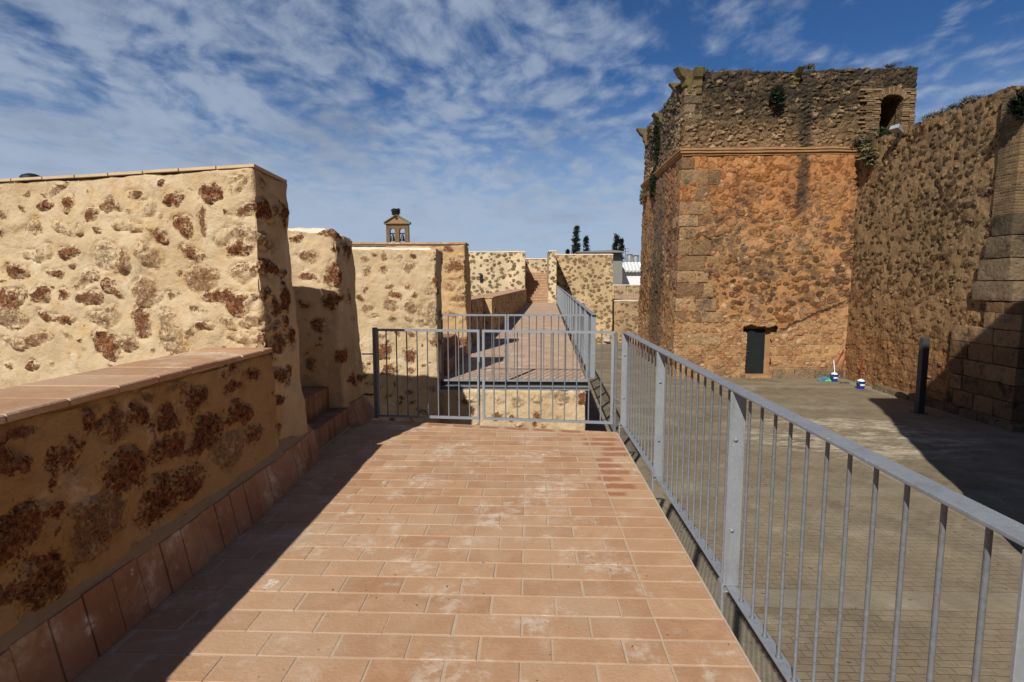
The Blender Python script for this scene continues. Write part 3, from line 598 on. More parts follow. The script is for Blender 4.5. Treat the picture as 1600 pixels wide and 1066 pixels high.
# steps between merlon 1 and 2
def brick_steps(y0, y1, x, xin, label, dz=0, grp='brick steps in the wall gaps'):
    s_ = thing('brick_steps', label, 'steps', (x-.3, (y0+y1)/2, dz), grp)
    for k, (xf, z) in enumerate(((x, .235), (x-.21, .47))):
        P, F = gridbox([(xin, y0+.004*k, dz-.1+.23*k), (xf, y0+.004*k, dz-.1+.23*k), (xf, y1-.004*k, dz-.1+.23*k), (xin, y1-.004*k, dz-.1+.23*k), (xin, y0+.004*k, dz+z), (xf-.012, y0+.004*k, dz+z), (xf-.012, y1-.004*k, dz+z), (xin, y1-.004*k, dz+z)], .04)
        P += normals(P, F)*(.010*fbm(P, 9, 2, 2+k))[:, None]; mesh('step', P, F, 'brick_steps', s_, False)
    return s_
brick_steps(4.70, 5.93, -1.99, -2.62, 'two brick steps climbing into the gap beside the nearest merlon')
# ================================================================== beyond the gap: walkway
WY0, WY1 = 8.9, 35.0
def wl(y): return -1.47 + (y-8.9)*(1.24/26.1)      # left edge
def wr(y): return .925 + (y-8.9)*(.70/26.1)        # right edge
def wz(x, y): return .03 + (y-8.9)*.0134
mb = MB(); y = WY0+.03; row = 0
while y < WY1:
    y2 = min(y+.165, WY1); xr = wr(y); x = xr-(LT*.5 if row % 2 else LT); xs = [xr, x]
    while xs[-1] > wl(y)-.06: xs.append(xs[-1]-LT)
    for a, b in zip(xs[1:], xs[:-1]): tile(mb, [(max(a, wl(y)-.2), y), (b, y), (b, y2), (max(a, wl(y)-.2), y2)], wz)
    y += .165; row += 1
mb.build('walkway_paving', 'terracotta_walkway', kind='structure')
mb = MB()
mb.hexa([(wl(WY0)-.3, WY0, GZ-.6), (wr(WY0)-.03, WY0, GZ-.6), (wr(WY1)-.03, WY1, GZ-.6), (wl(WY1)-.3, WY1, GZ-.6)]+[(x, y, wz(x, y)-.006) for x, y in ((wl(WY0)-.3, WY0), (wr(WY0)-.005, WY0), (wr(WY1)-.005, WY1), (wl(WY1)-.3, WY1))])
mb.build('walkway_base', 'rubble_cream', kind='structure')
# retaining wall under the walkway's near end
LW = [(635,625,40,22,.7),(700,590,20,20,.4),(790,610,35,25,.35),(900,615,45,35,.45),(995,610,30,30,.3),(1120,610,45,35,.45),(1230,610,35,40,.9),(870,705,28,22,.8),(985,705,28,25,.8),(780,700,30,15,.8),(1095,705,25,25,.3),(905,750,20,15,.8),(980,750,18,15,.8),(1040,760,15,12,.6),(650,690,25,20,.8),(700,745,20,12,.8)]
rw = thing('retaining_wall', 'stone wall with steel edge beam carrying the near end of the walkway behind the gate', 'wall', (-.3, 8.8, GZ))
sW = pxstones(LW, 540, 440, 3.331, (0, 8.72, 0), (0, -1, 0)) + scatter((-1.4, 8.72), (.9, 8.72), GZ, -.95, 40, .05, .12, (.3, 1), sd=8)
rubble_block('masonry', [(-1.6, 8.70, GZ-.2), (.94, 8.66, GZ-.2), (.94, 8.90, GZ-.2), (-1.6, 8.90, GZ-.2), (-1.6, 8.74, -.12), (.90, 8.72, -.12), (.90, 8.90, -.12), (-1.6, 8.90, -.12)], .025, sW, 'rubble_plaster', rw, .02, .028, seed=12)
mb = MB(); mb.box((-1.47, 8.86, -.118), (.93, 8.90, .020)); mb.build('slab_edge', 'dark_iron', rw)
mb = MB(); mb.box((-1.46, 8.80, -.070), (.95, 8.857, -.058)); mb.box((-1.46, 8.845, -.118), (.95, 8.857, -.071)); mb.box((-1.46, 8.77, -.118), (.95, 8.844, -.108)); mb.build('edge_beam', 'steel', rw)
# merlon 3
L3 = [(600,320,18,14,.6),(665,345,22,25,.6),(795,330,15,18,.9),(842,322,15,20,.7),(575,415,28,28,.6),(680,425,35,28,.8),(795,400,45,28,.6),(745,445,15,10,.5),(700,485,30,18,.5),(790,480,30,20,.9),(580,495,22,15,.8),(555,535,25,20,.8),(735,530,22,22,.8),(840,520,22,20,.7),(910,500,30,30,.4),(710,590,40,35,.6),(810,590,40,35,.6),(590,590,30,25,.6),(625,650,25,15,.5),(710,665,20,20,.5),(795,660,30,18,.5),(900,640,45,70,.45),(655,830,35,40,.9),(795,850,38,42,1),(735,750,30,15,.8),(820,740,25,15,.7),(690,930,35,30,.8),(590,930,25,30,.9),(790,940,30,25,.7),(850,800,15,15,.8),(930,760,30,30,.5),(640,760,30,14,.7),(735,350,20,40,.25),(905,330,30,25,.4),(905,400,25,35,.3),(880,900,20,12,.7),(850,960,14,18,.8)]
s3 = pxstones(L3, 400, 300, 3.331, (0, 8.6, 0), (0, -1, 0)); s3 += scatter((-2.4, 8.6), (-1.45, 8.6), GZ, .1, 50, .035, .085, (.5, 1), avoid=s3, sd=9) + scatter((-4.2, 8.6), (-2.6, 8.6), GZ, 2.1, 50, .05, .12, (.5, 1), avoid=s3, sd=10) + scatter((-1.46, 8.6), (-1.46, 9.2), 0, 2, 10, .06, .14, (.6, 1), sd=11)
s3 += scatter((-2.7, 8.6), (-1.45, 8.6), 0, 2.1, 60, .014, .035, (.2, .8), avoid=s3, sd=80)
m3 = thing('stone_merlon', 'wide middle merlon with small scattered red stones, behind the left gate leaf', 'merlon', (-2.6, 8.9, 0), 'merlons along the wall walk')
rubble_block('masonry', [(-4.2, 8.58, GZ-.1), (-1.42, 8.58, GZ-.1), (-1.42, 9.2, GZ-.1), (-4.2, 9.2, GZ-.1), (-4.2, 8.62, 2.15), (-1.475, 8.62, 2.13), (-1.475, 9.16, 2.13), (-4.2, 9.16, 2.15)], .023, s3, 'rubble_plaster', m3, .022, .03, seed=14)
P, F = gridbox([(-4.2, 8.63, 2.12), (-1.52, 8.63, 2.11), (-1.52, 9.14, 2.11), (-4.2, 9.14, 2.12), (-4.2, 8.70, 2.175), (-1.58, 8.70, 2.16), (-1.58, 9.1, 2.15), (-4.2, 9.1, 2.175)], .05)
P += normals(P, F)*(.016*fbm(P, 6, 3, 3))[:, None]; mesh('lime_cap', P, F, 'lime_cap', m3, True)
# merlon 4
s4 = []
for (x, y, rx, ry_, tn) in [(1050,390,60,25,.75),(1050,345,40,15,.2),(1045,440,55,18,.3),(1010,490,25,30,.5),(1080,500,35,30,.4),(1060,550,55,18,.6),(1010,300,25,15,.8),(1060,590,40,12,.5),(1020,640,30,15,.6),(1080,670,20,30,.3),(1075,780,30,25,.8)]:
    s4 += pxstones([(x, y, rx, ry_, tn)], 400, 300, 3.331, (0, 11.7, 0), (0, -1, 0))
m4 = thing('stone_merlon', 'farthest merlon, ochre and coursed, topped by a flat brick coping, behind the middle merlon', 'merlon', (-2.6, 12, 0), 'merlons along the wall walk')
rubble_block('masonry', [(-4.4, 11.68, -.2), (-1.33, 11.68, -.2), (-1.30, 12.3, -.2), (-4.4, 12.3, -.2), (-4.4, 11.7, 2.40), (-1.385, 11.7, 2.40), (-1.36, 12.28, 2.40), (-4.4, 12.28, 2.40)], .03, s4, 'rubble_rough', m4, .024, .03, seed=16)
mb = MB(); x = -4.4
while x < -1.4:
    mb.box((x+.003, 11.665, 2.425+rt.uniform(-.002, .002)), (min(x+.28, -1.35)-.003, 12.30, 2.462+rt.uniform(-.003, .003)), rt.random()); x += .28
mb.build('coping', 'terracotta', m4)
mb = MB(); mb.box((-4.4, 11.69, 2.398), (-1.38, 12.28, 2.427)); mb.build('coping_bed', 'cream_render', m4)
brick_steps(9.22, 11.68, -1.36, -2.1, 'two brick steps in the gap between the middle and farthest merlons', .06)
# walkway parapet
pw = thing('parapet_wall', 'long low parapet with clay coping running along left side of the far walkway', 'parapet', (-.8, 24, .2))
def parap(y0, y1, xo, sd):
    a, b = wl(y0)+xo, wl(y1)+xo; z0, z1 = wz(0, y0), wz(0, y1); zt0 = 1.17 if y0 < 15 else 1.18; zt1 = 1.17 if y1 < 17 else 1.22
    ss = scatter((a, y0), (b, y1), z0, zt0-.06, int((y1-y0)*13), .05, .13, (.45, 1), sd=sd) + scatter((a-.5, y0), (a, y0), z0, zt0, 8, .05, .1, (.5, 1), sd=sd+1)
    rubble_block('masonry', [(a-.7, y0, z0-.1), (a+.03, y0, z0-.1), (b+.03, y1, z1-.1), (b-.55, y1, z1-.1), (a-.7, y0, zt0), (a, y0, zt0), (b, y1, zt1), (b-.55, y1, zt1)], .05, ss, 'rubble_rough', pw, .02, .03, seed=sd)
    mb = MB(); n = int((y1-y0)/.3)
    for k in range(n):
        u, w_ = k/n, (k+1)/n; ya, yb = y0+(y1-y0)*u-.02*(k == 0), y0+(y1-y0)*w_-.006
        xa, xb = a+(b-a)*u, a+(b-a)*w_; za = zt0+(zt1-zt0)*u+.004
        mb.hexa([(xa-.72, ya, za), (xa+.03, ya, za), (xb+.03, yb, za), (xb-.72, yb, za), (xa-.72, ya, za+.03), (xa+.03, ya, za+.03), (xb+.03, yb, za+.03), (xb-.72, yb, za+.03)], rt.random())
    mb.build('coping', 'terracotta', pw)
parap(12.32, 15.9, -.22, 31); parap(15.92, 34.3, .04, 33)
sd_ = thing('steel_door', 'dark steel door leaf folded against the walkway parapet past the farthest merlon', 'door', (-1.38, 13.0, .08))
mb = MB(); mb.box((-1.50, 12.45, .10), (-1.462, 14.6, 1.10)); mb.build('panel', 'door_green_black', sd_)
mb = MB()
for yy in (12.45, 13.5, 14.56): mb.box((-1.461, yy, .08), (-1.435, yy+.04, 1.14))
mb.build('frame', 'dark_iron', sd_)
# ================================================================== railings and gates
def cyl_mesh(name, r, h, n=10):
    b = MB(); b.tube([(0, 0, 0), (0, 0, .004), (0, 0, .010), (0, 0, h-.012), (0, 0, h-.004), (0, 0, h)], [r*1.9, r*1.5, r, r, r*1.35, r*1.6], n)
    me = bpy.data.meshes.new(name); me.from_pydata(b.V, [], b.F); me.materials.append(MATS['steel_bar']); me.shade_smooth(); return me
def inst(name, me, loc, parent):
    o = bpy.data.objects.new(name, me); o.location = loc; return put(o, parent)
def railing(label, p0, p1, posts, sp, zt=1.09, zb=.10, foot=-.14, bolts=False, group='galvanised railings', hw=.07, r=.007, limit=100, lean=None):
    """p0,p1: floor-level line of the railing, z included"""
    p0 = Vector(p0); p1 = Vector(p1); d = p1-p0; L = d.length; u = d/L; sd = Vector((u.y, -u.x, 0)).normalized()
    root = thing('steel_railing', label, 'railing', (p0+p1)/2, group)
    Z = Vector((0, 0, 1))
    b = MB(); b.bar(p0+Z*zt-u*.005, p1+Z*zt+u*.005, hw, .012); o = b.build('handrail', 'steel', root)
    md = o.modifiers.new('bevel', 'BEVEL'); md.width = .0025; md.segments = 2
    b = MB(); b.bar(p0+Z*zb-u*.004, p1+Z*zb+u*.004, .052, .010); o = b.build('bottom_rail', 'steel', root)
    md = o.modifiers.new('bevel', 'BEVEL'); md.width = .002; md.segments = 1
    pos = []
    for s_ in posts:
        c = p0+u*s_; b = MB()
        b.bar(c+Z*(zb+.006)-sd*.004, c+Z*(zt-.007)-sd*.004, .076, .010, up=u)
        po = b.build('post', 'steel', root); md = po.modifiers.new('bevel', 'BEVEL'); md.width = .0015; md.segments = 1
        b = MB(); b.bar(c+Z*foot-sd*.052, c+Z*(zb+.03)-sd*.052, .010, .055, up=u); b.bar(c+Z*(zb-.012)-sd*.047, c+Z*(zb-.012)+sd*.02, .05, .008)
        b.build('foot_plate', 'steel', po)
        if bolts:
            for hz in (.30, .76):
                b = MB(); cc = c+Z*(zb+(zt-zb)*hz)-sd*.012-u*.006
                b.tube([cc, cc-u*.004, cc-u*.004, cc-u*.010, cc-u*.014], [.012, .012, .0085, .008, .003], 12); b.build('bolt', 'steel', po, True)
        pos.append(s_)
    me = cyl_mesh('baluster', r, zt-zb-.010, 12 if bolts else 6)
    bs = []
    for a, b_ in zip(sorted(pos)[:-1], sorted(pos)[1:]):
        n = max(1, round((b_-a)/sp)); bs += [a+(b_-a)*k/n for k in range(1, n)]
    if L-max(pos) > sp: bs += [max(pos)+sp*k for k in range(1, int((L-max(pos))/sp))]
    if min(pos) > sp: bs += [min(pos)-sp*k for k in range(1, int(min(pos)/sp))]
    bs.sort(key=lambda s_: (p0+u*s_).length)
    for s_ in bs[:limit]: o_ = inst('baluster', me, p0+u*s_+Z*(zb+.005), root)
    if len(bs) > limit:
        b = MB()
        for s_ in bs[limit:]: q = p0+u*s_; b.tube([q+Z*zb, q+Z*(zt-.005)], r, 6)
        b.build('baluster', 'steel_bar', root, True, 'stuff')
    return root
railing('long galvanised railing in the foreground along the right edge of the near terrace', (1.005, -2.0, 0), (1.005, 5.80, 0), [5.76+2.0, 4.18+2.0, 2.63+2.0, .958*ray(1587, 950).y/ray(1587, 950).x+2.0, -.43+2.0], .128, bolts=True, foot=-.10)
railing('long galvanised railing along the right side of the far walkway', (wr(8.55)+.075, 8.55, .02), (wr(34.6)+.075, 34.6, wz(0, 34.6)), [.04+1.45*k for k in range(18)], .125, zt=1.10, r=.008, foot=-.10)
def gate(label, pL, pR, z0, z1, n, grp, r=.0075, fr=.028, drop=None):
    pL = Vector((pL[0], pL[1], 0)); pR = Vector((pR[0], pR[1], 0)); u = (pR-pL).normalized(); Z = Vector((0, 0, 1)); L = (pR-pL).length
    root = thing('gate_leaf', label, 'gate', (pL+pR)/2+Z*z0, grp)
    b = MB(); h = fr/2
    b.bar(pL+Z*z1, pR+Z*z1, fr, fr); b.bar(pL+Z*z0, pR+Z*z0, fr, fr)
    b.bar(pL+u*h+Z*(z0+h), pL+u*h+Z*(z1-h), fr, fr, up=u); b.bar(pR-u*h+Z*(z0+h), pR-u*h+Z*(z1-h), fr, fr, up=u)
    b.build('frame', 'steel', root)
    me = cyl_mesh('bar', r, z1-z0-fr, 10)
    for k in range(1, n+1): inst('bar', me, pL+u*(L*k/(n+1))+Z*(z0+h), root)
    if drop:
        b = MB(); s_ = pR if drop > 0 else pL; c = s_-u*.012*drop+Vector((0, -.03, 0))
        b.tube([c+Z*(z0-.09), c+Z*(z0+.55)], .010, 10); b.bar(c+Z*(z0+.18)-Vector((0, .006, 0)), c+Z*(z0+.66)-Vector((0, .006, 0)), .045, .012, up=u); b.bar(c+Z*(z0+.5), c+Z*(z0+.5)-u*.07*drop, .01, .01)
        b.build('drop_bolt', 'steel', root)
    return root
a = onY(590, 656, 6.28); b_ = onY(750, 661, 6.18); c_ = onY(754, 661, 6.178); d_ = onY(957, 663, 6.04)
gate('left leaf of the near gate, hung beside the rounded merlon', (a.x, 6.30), (b_.x, 6.20), .055, 1.065, 9, 'gate leaves', drop=1)
gate('right leaf of the near gate, ending in front of the courtyard drop', (c_.x, 6.197), (d_.x, 6.04), .055, 1.065, 10, 'gate leaves')
gate('left leaf of the far gate across the walkway start, beside the middle merlon', (-1.43, 8.80), (-.375, 8.80), .035, 1.095, 8, 'gate leaves', drop=1)
gate('right leaf of the far gate across the walkway start, meeting the walkway railing', (-.365, 8.80), (.93, 8.80), .035, 1.095, 10, 'gate leaves')
def gatepost(label, x, y, z0, z1, w=.05, lugs=()):
    r_ = thing('gate_post', label, 'gate post', (x, y, z0), 'gate posts')
    b = MB(); b.box((x-w/2, y-w/2, z0), (x+w/2, y+w/2, z1)); o = b.build('shaft', 'steel_bar', r_)
    md = o.modifiers.new('bevel', 'BEVEL'); md.width = .004
    if lugs:
        b = MB()
        for z in lugs: b.tube([(x-.16, y+.0, z), (x-.02, y-.0, z)], .008, 8); b.box((x-.012+w/2, y-.012, z-.03), (x+.012+w/2, y+.014, z+.03))
        b.build('wall_anchor', 'dark_iron', r_)
gatepost('dark square hinge post of the near gate with two wall anchors', -1.80, 6.32, .02, 1.09, .052, (.30, .78))
gatepost('slim steel stop post at the right end of the near gate', .945, 6.03, -.10, 1.06, .03)
gb = MB()
for z in (.33, .80): gb.tube([(.96, 6.03, z), (1.0, 5.80, z)], .006, 8)
tag(gb.build('tie_bar', 'steel', None, True), 'pair of thin steel rods linking near gate stop post to foreground railing', 'tie bar')
# ================================================================== ground
n = 90; V = []; F = []
xs = np.concatenate([-np.geomspace(900, 30, 12), np.linspace(-28, 34, 63), np.geomspace(40, 900, 12)]); ys = np.concatenate([-np.geomspace(600, 12, 10), np.linspace(-10, 60, 71), np.geomspace(66, 1500, 14)])
for y in ys:
    for x in xs:
        k = min(1, max(0, (y-24)/14)); kx = min(1, max(0, (12-x)/8)); kk = k*k*(3-2*k)*kx
        V.append((x, y, GZ-.30*kk-.5*(y > 60)))
nx = len(xs)
for j in range(len(ys)-1):
    for i in range(nx-1): F.append((j*nx+i, j*nx+i+1, (j+1)*nx+i+1, (j+1)*nx+i))
mesh('ground', V, F, 'ground', None, True, kind='structure')
# ================================================================== tower
TX0, TY0, TY1 = 6.08, 23.0, 31.1
ZC = onY(1055, 241, TY0).z; ZT = onY(1062, 113, TY0).z
tw = thing('castle_tower', 'weathered orange and grey stone tower with dark door and arched top window', 'tower', (10, 27, GZ))
def worley(P, scale, sd):
    Q = P*scale; I = np.floor(Q).astype(np.int64); f1 = np.full(len(P), 9.0); f2 = f1.copy(); c1 = np.zeros(len(P)); c2 = np.zeros(len(P))
    for a in (-1, 0, 1):
        for b in (-1, 0, 1):
            for c in (-1, 0, 1):
                J = I+np.array([a, b, c]); X = J+np.stack([_h(J[:, 0], J[:, 1], J[:, 2], sd+q) for q in (1, 2, 3)], 1)
                d = np.sqrt(((Q-X)**2).sum(1)); m = d < f1
                f2 = np.where(m, f1, np.minimum(f2, d)); f1 = np.where(m, d, f1)
                c1 = np.where(m, _h(J[:, 0], J[:, 1], J[:, 2], sd+7), c1); c2 = np.where(m, _h(J[:, 0], J[:, 1], J[:, 2], sd+8), c2)
    return f1, f2, c1, c2
def wallgrid(name, c, res, mat, parent, amp, holes=(), sd=0, fr=3, masonry=None):
    P, F = gridbox(c, res)
    C = P[np.array([f[0] for f in F])]; C2 = P[np.array([f[2] for f in F])]; Cm = (C+C2)/2; keep = np.ones(len(F), bool)
    for fn in holes: keep &= ~np.array([fn(*q) for q in Cm])
    N = normals(P, F)
    d = amp*1.6*fbm(P, .8, 3, sd)+amp*fbm(P, fr, 3, sd+3); attrs = {}
    if masonry:      # (cells per metre, vertical squash, radius or gap, spread, tight, relief)
        sc, sq, r0, r1, tight, rel = masonry
        W = P+.16*np.stack([fbm(P, 2.4, 2, sd+k) for k in (11, 12, 13)], 1)+.05*np.stack([fbm(P, 8, 2, sd+k) for k in (14, 15, 16)], 1)
        W = W*np.array([1, 1, sq]); sizem = 1+.0*W[:, 0]
        f1, f2, c1, c2 = worley(W, sc, sd)
        if tight: ee = (f2-f1)*.5-r0-r1*c2
        else: ee = np.minimum(r0+r1*c2-f1, (f2-f1)*.6-.02)
        ee = ee + (.30*fbm(P, .55, 3, sd+31) if not tight else 0)
        s_ = np.clip((ee+.02)/.16, 0, 1); s_ = s_*s_*(3-2*s_)
        d = d + rel*(s_*(.35+1.1*(c1-.25)) - .5*np.clip(1-np.abs(ee)/.07, 0, 1)) + rel*.7*fbm(P, 11, 2, sd+20)
        attrs = {'ee': ee, 'cid': c1, 'cid2': c2}
    P = P+N*d[:, None]
    return mesh(name, P, [f for f, k in zip(F, keep) if k], mat, parent, True, attrs)
# openings
dl, dr = onY(1163, 592, TY0), onY(1204, 510, TY0); DX0, DX1, DZT = dl.x, dr.x, dr.z; DZB = GZ-.05
def door_hole(x, y, z):
    a = .03*math.sin(z*7+1)+.02*math.sin(z*19); b = .04*math.sin(x*5)+.02*math.sin(x*13+2)
    return y < TY0+.2 and DX0+a*.3-(.14 if z > DZT-.25 else 0) < x < DX1+.04+a+(.22 if z > DZT-.22 else 0) and z < DZT+.02+b
c0 = [(TX0-.10, TY0-.06, GZ-.5), (14.0, TY0-.06, GZ-.5), (14.0, TY1, GZ-.5), (TX0-.02, TY1, GZ-.5), (TX0+.02, TY0, ZC), (14.0, TY0, ZC), (14.0, TY1, ZC), (TX0+.12, TY1, ZC)]
wallgrid('lower_wall', c0, .040, 'tower_lower', tw, .05, [door_hole], 40, 3, (3.3, 1.35, .40, .16, False, .036))
w0, w1 = onY(1371, 215, TY0+.06), onY(1409, 150, TY0+.06); WX0, WX1, WZ1 = w0.x, w1.x, w1.z; WXC = (WX0+WX1)/2; WZB = 7.0
def win_hole(x, y, z):
    if y > TY0+.3 or not (WX0-.02 < x < WX1+.02): return False
    return WZB < z < WZ1-.20+.24*math.sqrt(max(0, 1-((x-WXC)/((WX1-WX0)/2+.02))**2))
RXE = onY(1431, 150, TY0).x
c1 = [(TX0+.05, TY0+.04, ZC+.0), (RXE, TY0+.04, ZC+.0), (RXE, TY1, ZC), (TX0+.15, TY1, ZC), (TX0+.10, TY0+.06, ZT-.03), (RXE+.03, TY0+.06, onY(1431, 105, TY0).z), (RXE, TY1, ZT), (TX0+.2, TY1, ZT-.05)]
wallgrid('upper_wall', c1, .040, 'tower_upper', tw, .07, [win_hole], 47, 3.4, (3.3, 1.75, .0, .09, True, .065))
# niches
def niche(x0, x1, y0, y1, z0, z1, mat, name, parent):
    b = MB(); b.add([(x0, y0, z0), (x1, y0, z0), (x1, y1, z0), (x0, y1, z0), (x0, y0, z1), (x1, y0, z1), (x1, y1, z1), (x0, y1, z1)], [(0, 1, 2, 3), (4, 7, 6, 5), (0, 3, 7, 4), (1, 5, 6, 2), (3, 2, 6, 7)]); return b.build(name, mat, parent)
niche(DX0-.30, DX1+.45, TY0+.12, TY0+1.0, DZB, DZT+.22, 'ashlar_warm', 'door_recess', tw)
niche(WX0-.06, WX1+.06, TY0+.02, TY0+2.3, WZB, WZ1+.05, 'brick_ochre', 'window_recess', tw)
b = MB(); b.box((DX0+.02, TY0+.30, GZ+.12), (DX1-.08, TY0+.36, DZT-.16)); dr_ = b.build('door', 'door_green_black', tw)
b = MB(); b.box((DX0+.10, TY0+.27, GZ+.95), (DX0+.16, TY0+.30, GZ+1.15)); b.tube([(DX0+.13, TY0+.25, GZ+1.05), (DX0+.25, TY0+.25, GZ+1.05)], .012, 8); b.build('handle', 'dark_iron', dr_)
def ashblock(mb, lo, hi, amp, sd):
    lo = np.array(lo); hi = np.array(hi)
    c = [(lo[0], lo[1], lo[2]), (hi[0], lo[1], lo[2]), (hi[0], hi[1], lo[2]), (lo[0], hi[1], lo[2]), (lo[0], lo[1], hi[2]), (hi[0], lo[1], hi[2]), (hi[0], hi[1], hi[2]), (lo[0], hi[1], hi[2])]
    P, F = gridbox(c, .07); P += normals(P, F)*(amp*1.0*fbm(P+sd*3.1, 4.5, 3, sd))[:, None]
    m = (lo+hi)/2; h = (hi-lo)/2
    q = np.abs((P-m)/h); corner = (q > .93).sum(1) >= 2; P = np.where(corner[:, None], m+(P-m)*(1-.010/np.maximum(h, .1)), P)
    mb.add(P.tolist(), F, random.Random(sd).random())
mb = MB(); ashblock(mb, (DX0-.30, TY0+.34, GZ), (DX0+.0, TY0+.6, DZT+.2), .03, 6); ashblock(mb, (DX1-.07, TY0+.32, GZ), (DX1+.4, TY0+.6, DZT+.2), .03, 7); ashblock(mb, (DX0-.3, TY0+.36, DZT-.15), (DX1+.4, TY0+.6, DZT+.2), .03, 8); mb.build('door_jamb', 'cornice_stone', tw, True)
mb = MB(); ashblock(mb, (DX0-.02, TY0-.22, GZ-.1), (DX1+.02, TY0+.32, GZ+.115), .02, 5); mb.build('door_sill', 'ashlar_warm', tw, True)
mb = MB(); z = GZ-.1; k = 0; rq = random.Random(5)
while z < ZC-.25:
    h = rq.uniform(.42, .66); a, b_ = (rq.uniform(.9, 1.3), rq.uniform(.4, .6)) if k % 2 else (rq.uniform(.5, .8), rq.uniform(.8, 1.1)); pr = rq.uniform(-.03, .006); bt = .10*(ZC-z)/9.3
    ashblock(mb, (TX0-bt-pr-.0, TY0-.05-pr-bt*.3, z+.012), (TX0+a, TY0+b_, min(z+h, ZC-.12)-.006), .035, 50+k)
    if rq.random() < .75: ashblock(mb, (TX0+a+.03, TY0-.05-pr*.6-bt*.2, z+.02), (TX0+a+rq.uniform(.4, .9), TY0+.3, min(z+h, ZC-.14)-.02), .035, 150+k)
    z += h; k += 1
mb.build('quoins', 'ashlar_tower', tw, True)
mb = MB(); z = ZC+.14; k = 0
while z < ZT-.6:
    h = rq.uniform(.3, .42); a, b_ = (.75, .5) if k % 2 else (.5, .8); ashblock(mb, (TX0+.07-rq.uniform(0, .03), TY0+.025, z+.01), (TX0+a, TY0+b_, z+h), .04, 80+k); z += h; k += 1
mb.build('upper_quoins', 'ashlar_grey', tw, True)
# stretches of plinth masonry, in dark grey-brown right of the door
mb = MB(); x = DX1+.15; k = 0
while x < 12.9: w = rq.uniform(.55, .95); ashblock(mb, (x, TY0-.13, GZ-.1), (min(x+w, 13.0)-.03, TY0+.2, GZ+rq.uniform(.28, .38)), .04, 110+k); x += w; k += 1
mb.build('plinth', 'ashlar_grey', tw, True)
# cornice: stepped string course round two sides
def cornice(z, prof, x1, mat):
    P = []; F = []
    for (o, dz) in prof: P += [(TX0+.12-o, TY1+.05, z+dz), (TX0+.05-o, TY0+.02-o, z+dz), (x1, TY0+.02-o, z+dz)]
    P = np.array(P); n_ = 60; Q = []
    for i in range(len(prof)):
        a, b, c = P[3*i], P[3*i+1], P[3*i+2]
        Q += [a+(b-a)*k/n_ for k in range(n_)]+[b+(c-b)*k/n_ for k in range(n_+1)]
    m = 2*n_+1; Q = np.array(Q); Q += .03*np.stack([fbm(Q, 1.7, 3, 70), fbm(Q, 1.7, 3, 71), 1.2*fbm(Q, 1.1, 3, 72)], 1)
    for i in range(len(prof)-1):
        for k in range(m-1): F.append((i*m+k, i*m+k+1, (i+1)*m+k+1, (i+1)*m+k))
    mesh('cornice', Q, F, mat, tw, False)
cornice(ZC-.06, [(-.1, -.02), (.06, 0), (.06, .07), (.13, .09), (.13, .17), (.17, .19), (.17, .25), (-.08, .33)], 13.2, 'cornice_stone')
# brick jamb around the top window
def archjamb(x0, x1, z0, z1, y):
    b = MB(); n = 24; hw = (WX1-WX0)/2
    inner = [(WX0, z0)]+[(WXC-hw*math.cos(math.pi*k/n), WZ1-.20+.22*math.sin(math.pi*k/n)) for k in range(n+1)]+[(WX1, z0)]
    def outer(p, k):
        if k == 0: return (x0, z0)
        if k == len(inner)-1: return (x1, z0)
        t_ = (k-1)/n
        return (x0+(x1-x0)*min(1, max(0, (t_-.0)))*1.0, z1) if 0 < k-1 < n else ((x0, z1) if k == 1 else (x1, z1))
    O = [outer(p, k) for k, p in enumerate(inner)]; N_ = len(inner)
    V = [(x, y, z) for x, z in inner]+[(x, y+.0, z) for x, z in O]+[(x, y+.4, z) for x, z in inner]+[(x, y+.4, z) for x, z in O]
    F = []
    for k in range(N_-1):
        F += [(k, k+1, N_+k+1, N_+k)[::-1], (k, k+1, 2*N_+k+1, 2*N_+k), (N_+k, N_+k+1, 3*N_+k+1, 3*N_+k)[::-1]]
    b.add(V, F); return b
mb = MB(); zz0 = 6.75; rj = random.Random(4); ztop_ = onY(1380, 141, TY0).z; hw = (WX1-WX0)/2
while zz0 < ztop_:
    xl = onY(1343, 190, TY0).x+rj.uniform(-.15, .28)
    zr = max(0, min(1, (zz0+.04-(WZ1-.20))/.22)); cut = hw*math.sqrt(max(0, 1-zr*zr)) if zz0+.04 < WZ1+.02 else 0
    for xa, xb in (((xl, WXC-cut), (WXC+cut, RXE+.0)) if cut > 0 else ((xl, RXE+.0),)):
        x = xa+rj.uniform(-.1, 0)*0
        while x < xb-.03:
            x2 = min(x+rj.uniform(.24, .32), xb); yy = TY0-.05+rj.uniform(-.03, .03); mb.box((x, yy, zz0+.006), (x2-.012, TY0+.35, zz0+.072), rj.random()); x = x2
    zz0 += .082
mb.build('window_surround', 'brick_single', tw)
b = MB(); hw = (WX1-WX0)/2
for k in range(19):   # soldier arch
    a = math.pi*(k+.1)/19; a2 = math.pi*(k+.9)/19; r0, r1 = 1.0, 1.30
    pt = lambda a, r: (WXC-hw*r*math.cos(a)*(1 if r == 1 else 1.0), WZ1-.20+.22*math.sin(a)+(.30 if r > 1 else 0)*(.3+.7*math.sin(a)))
    q = [pt(a, r0), pt(a2, r0), pt(a2, r1), pt(a, r1)]
    b.hexa([(x, TY0-.095, z) for x, z in q]+[(x, TY0+.05, z) for x, z in q], rt.random())
b.build('window_arch', 'brick_single', tw)
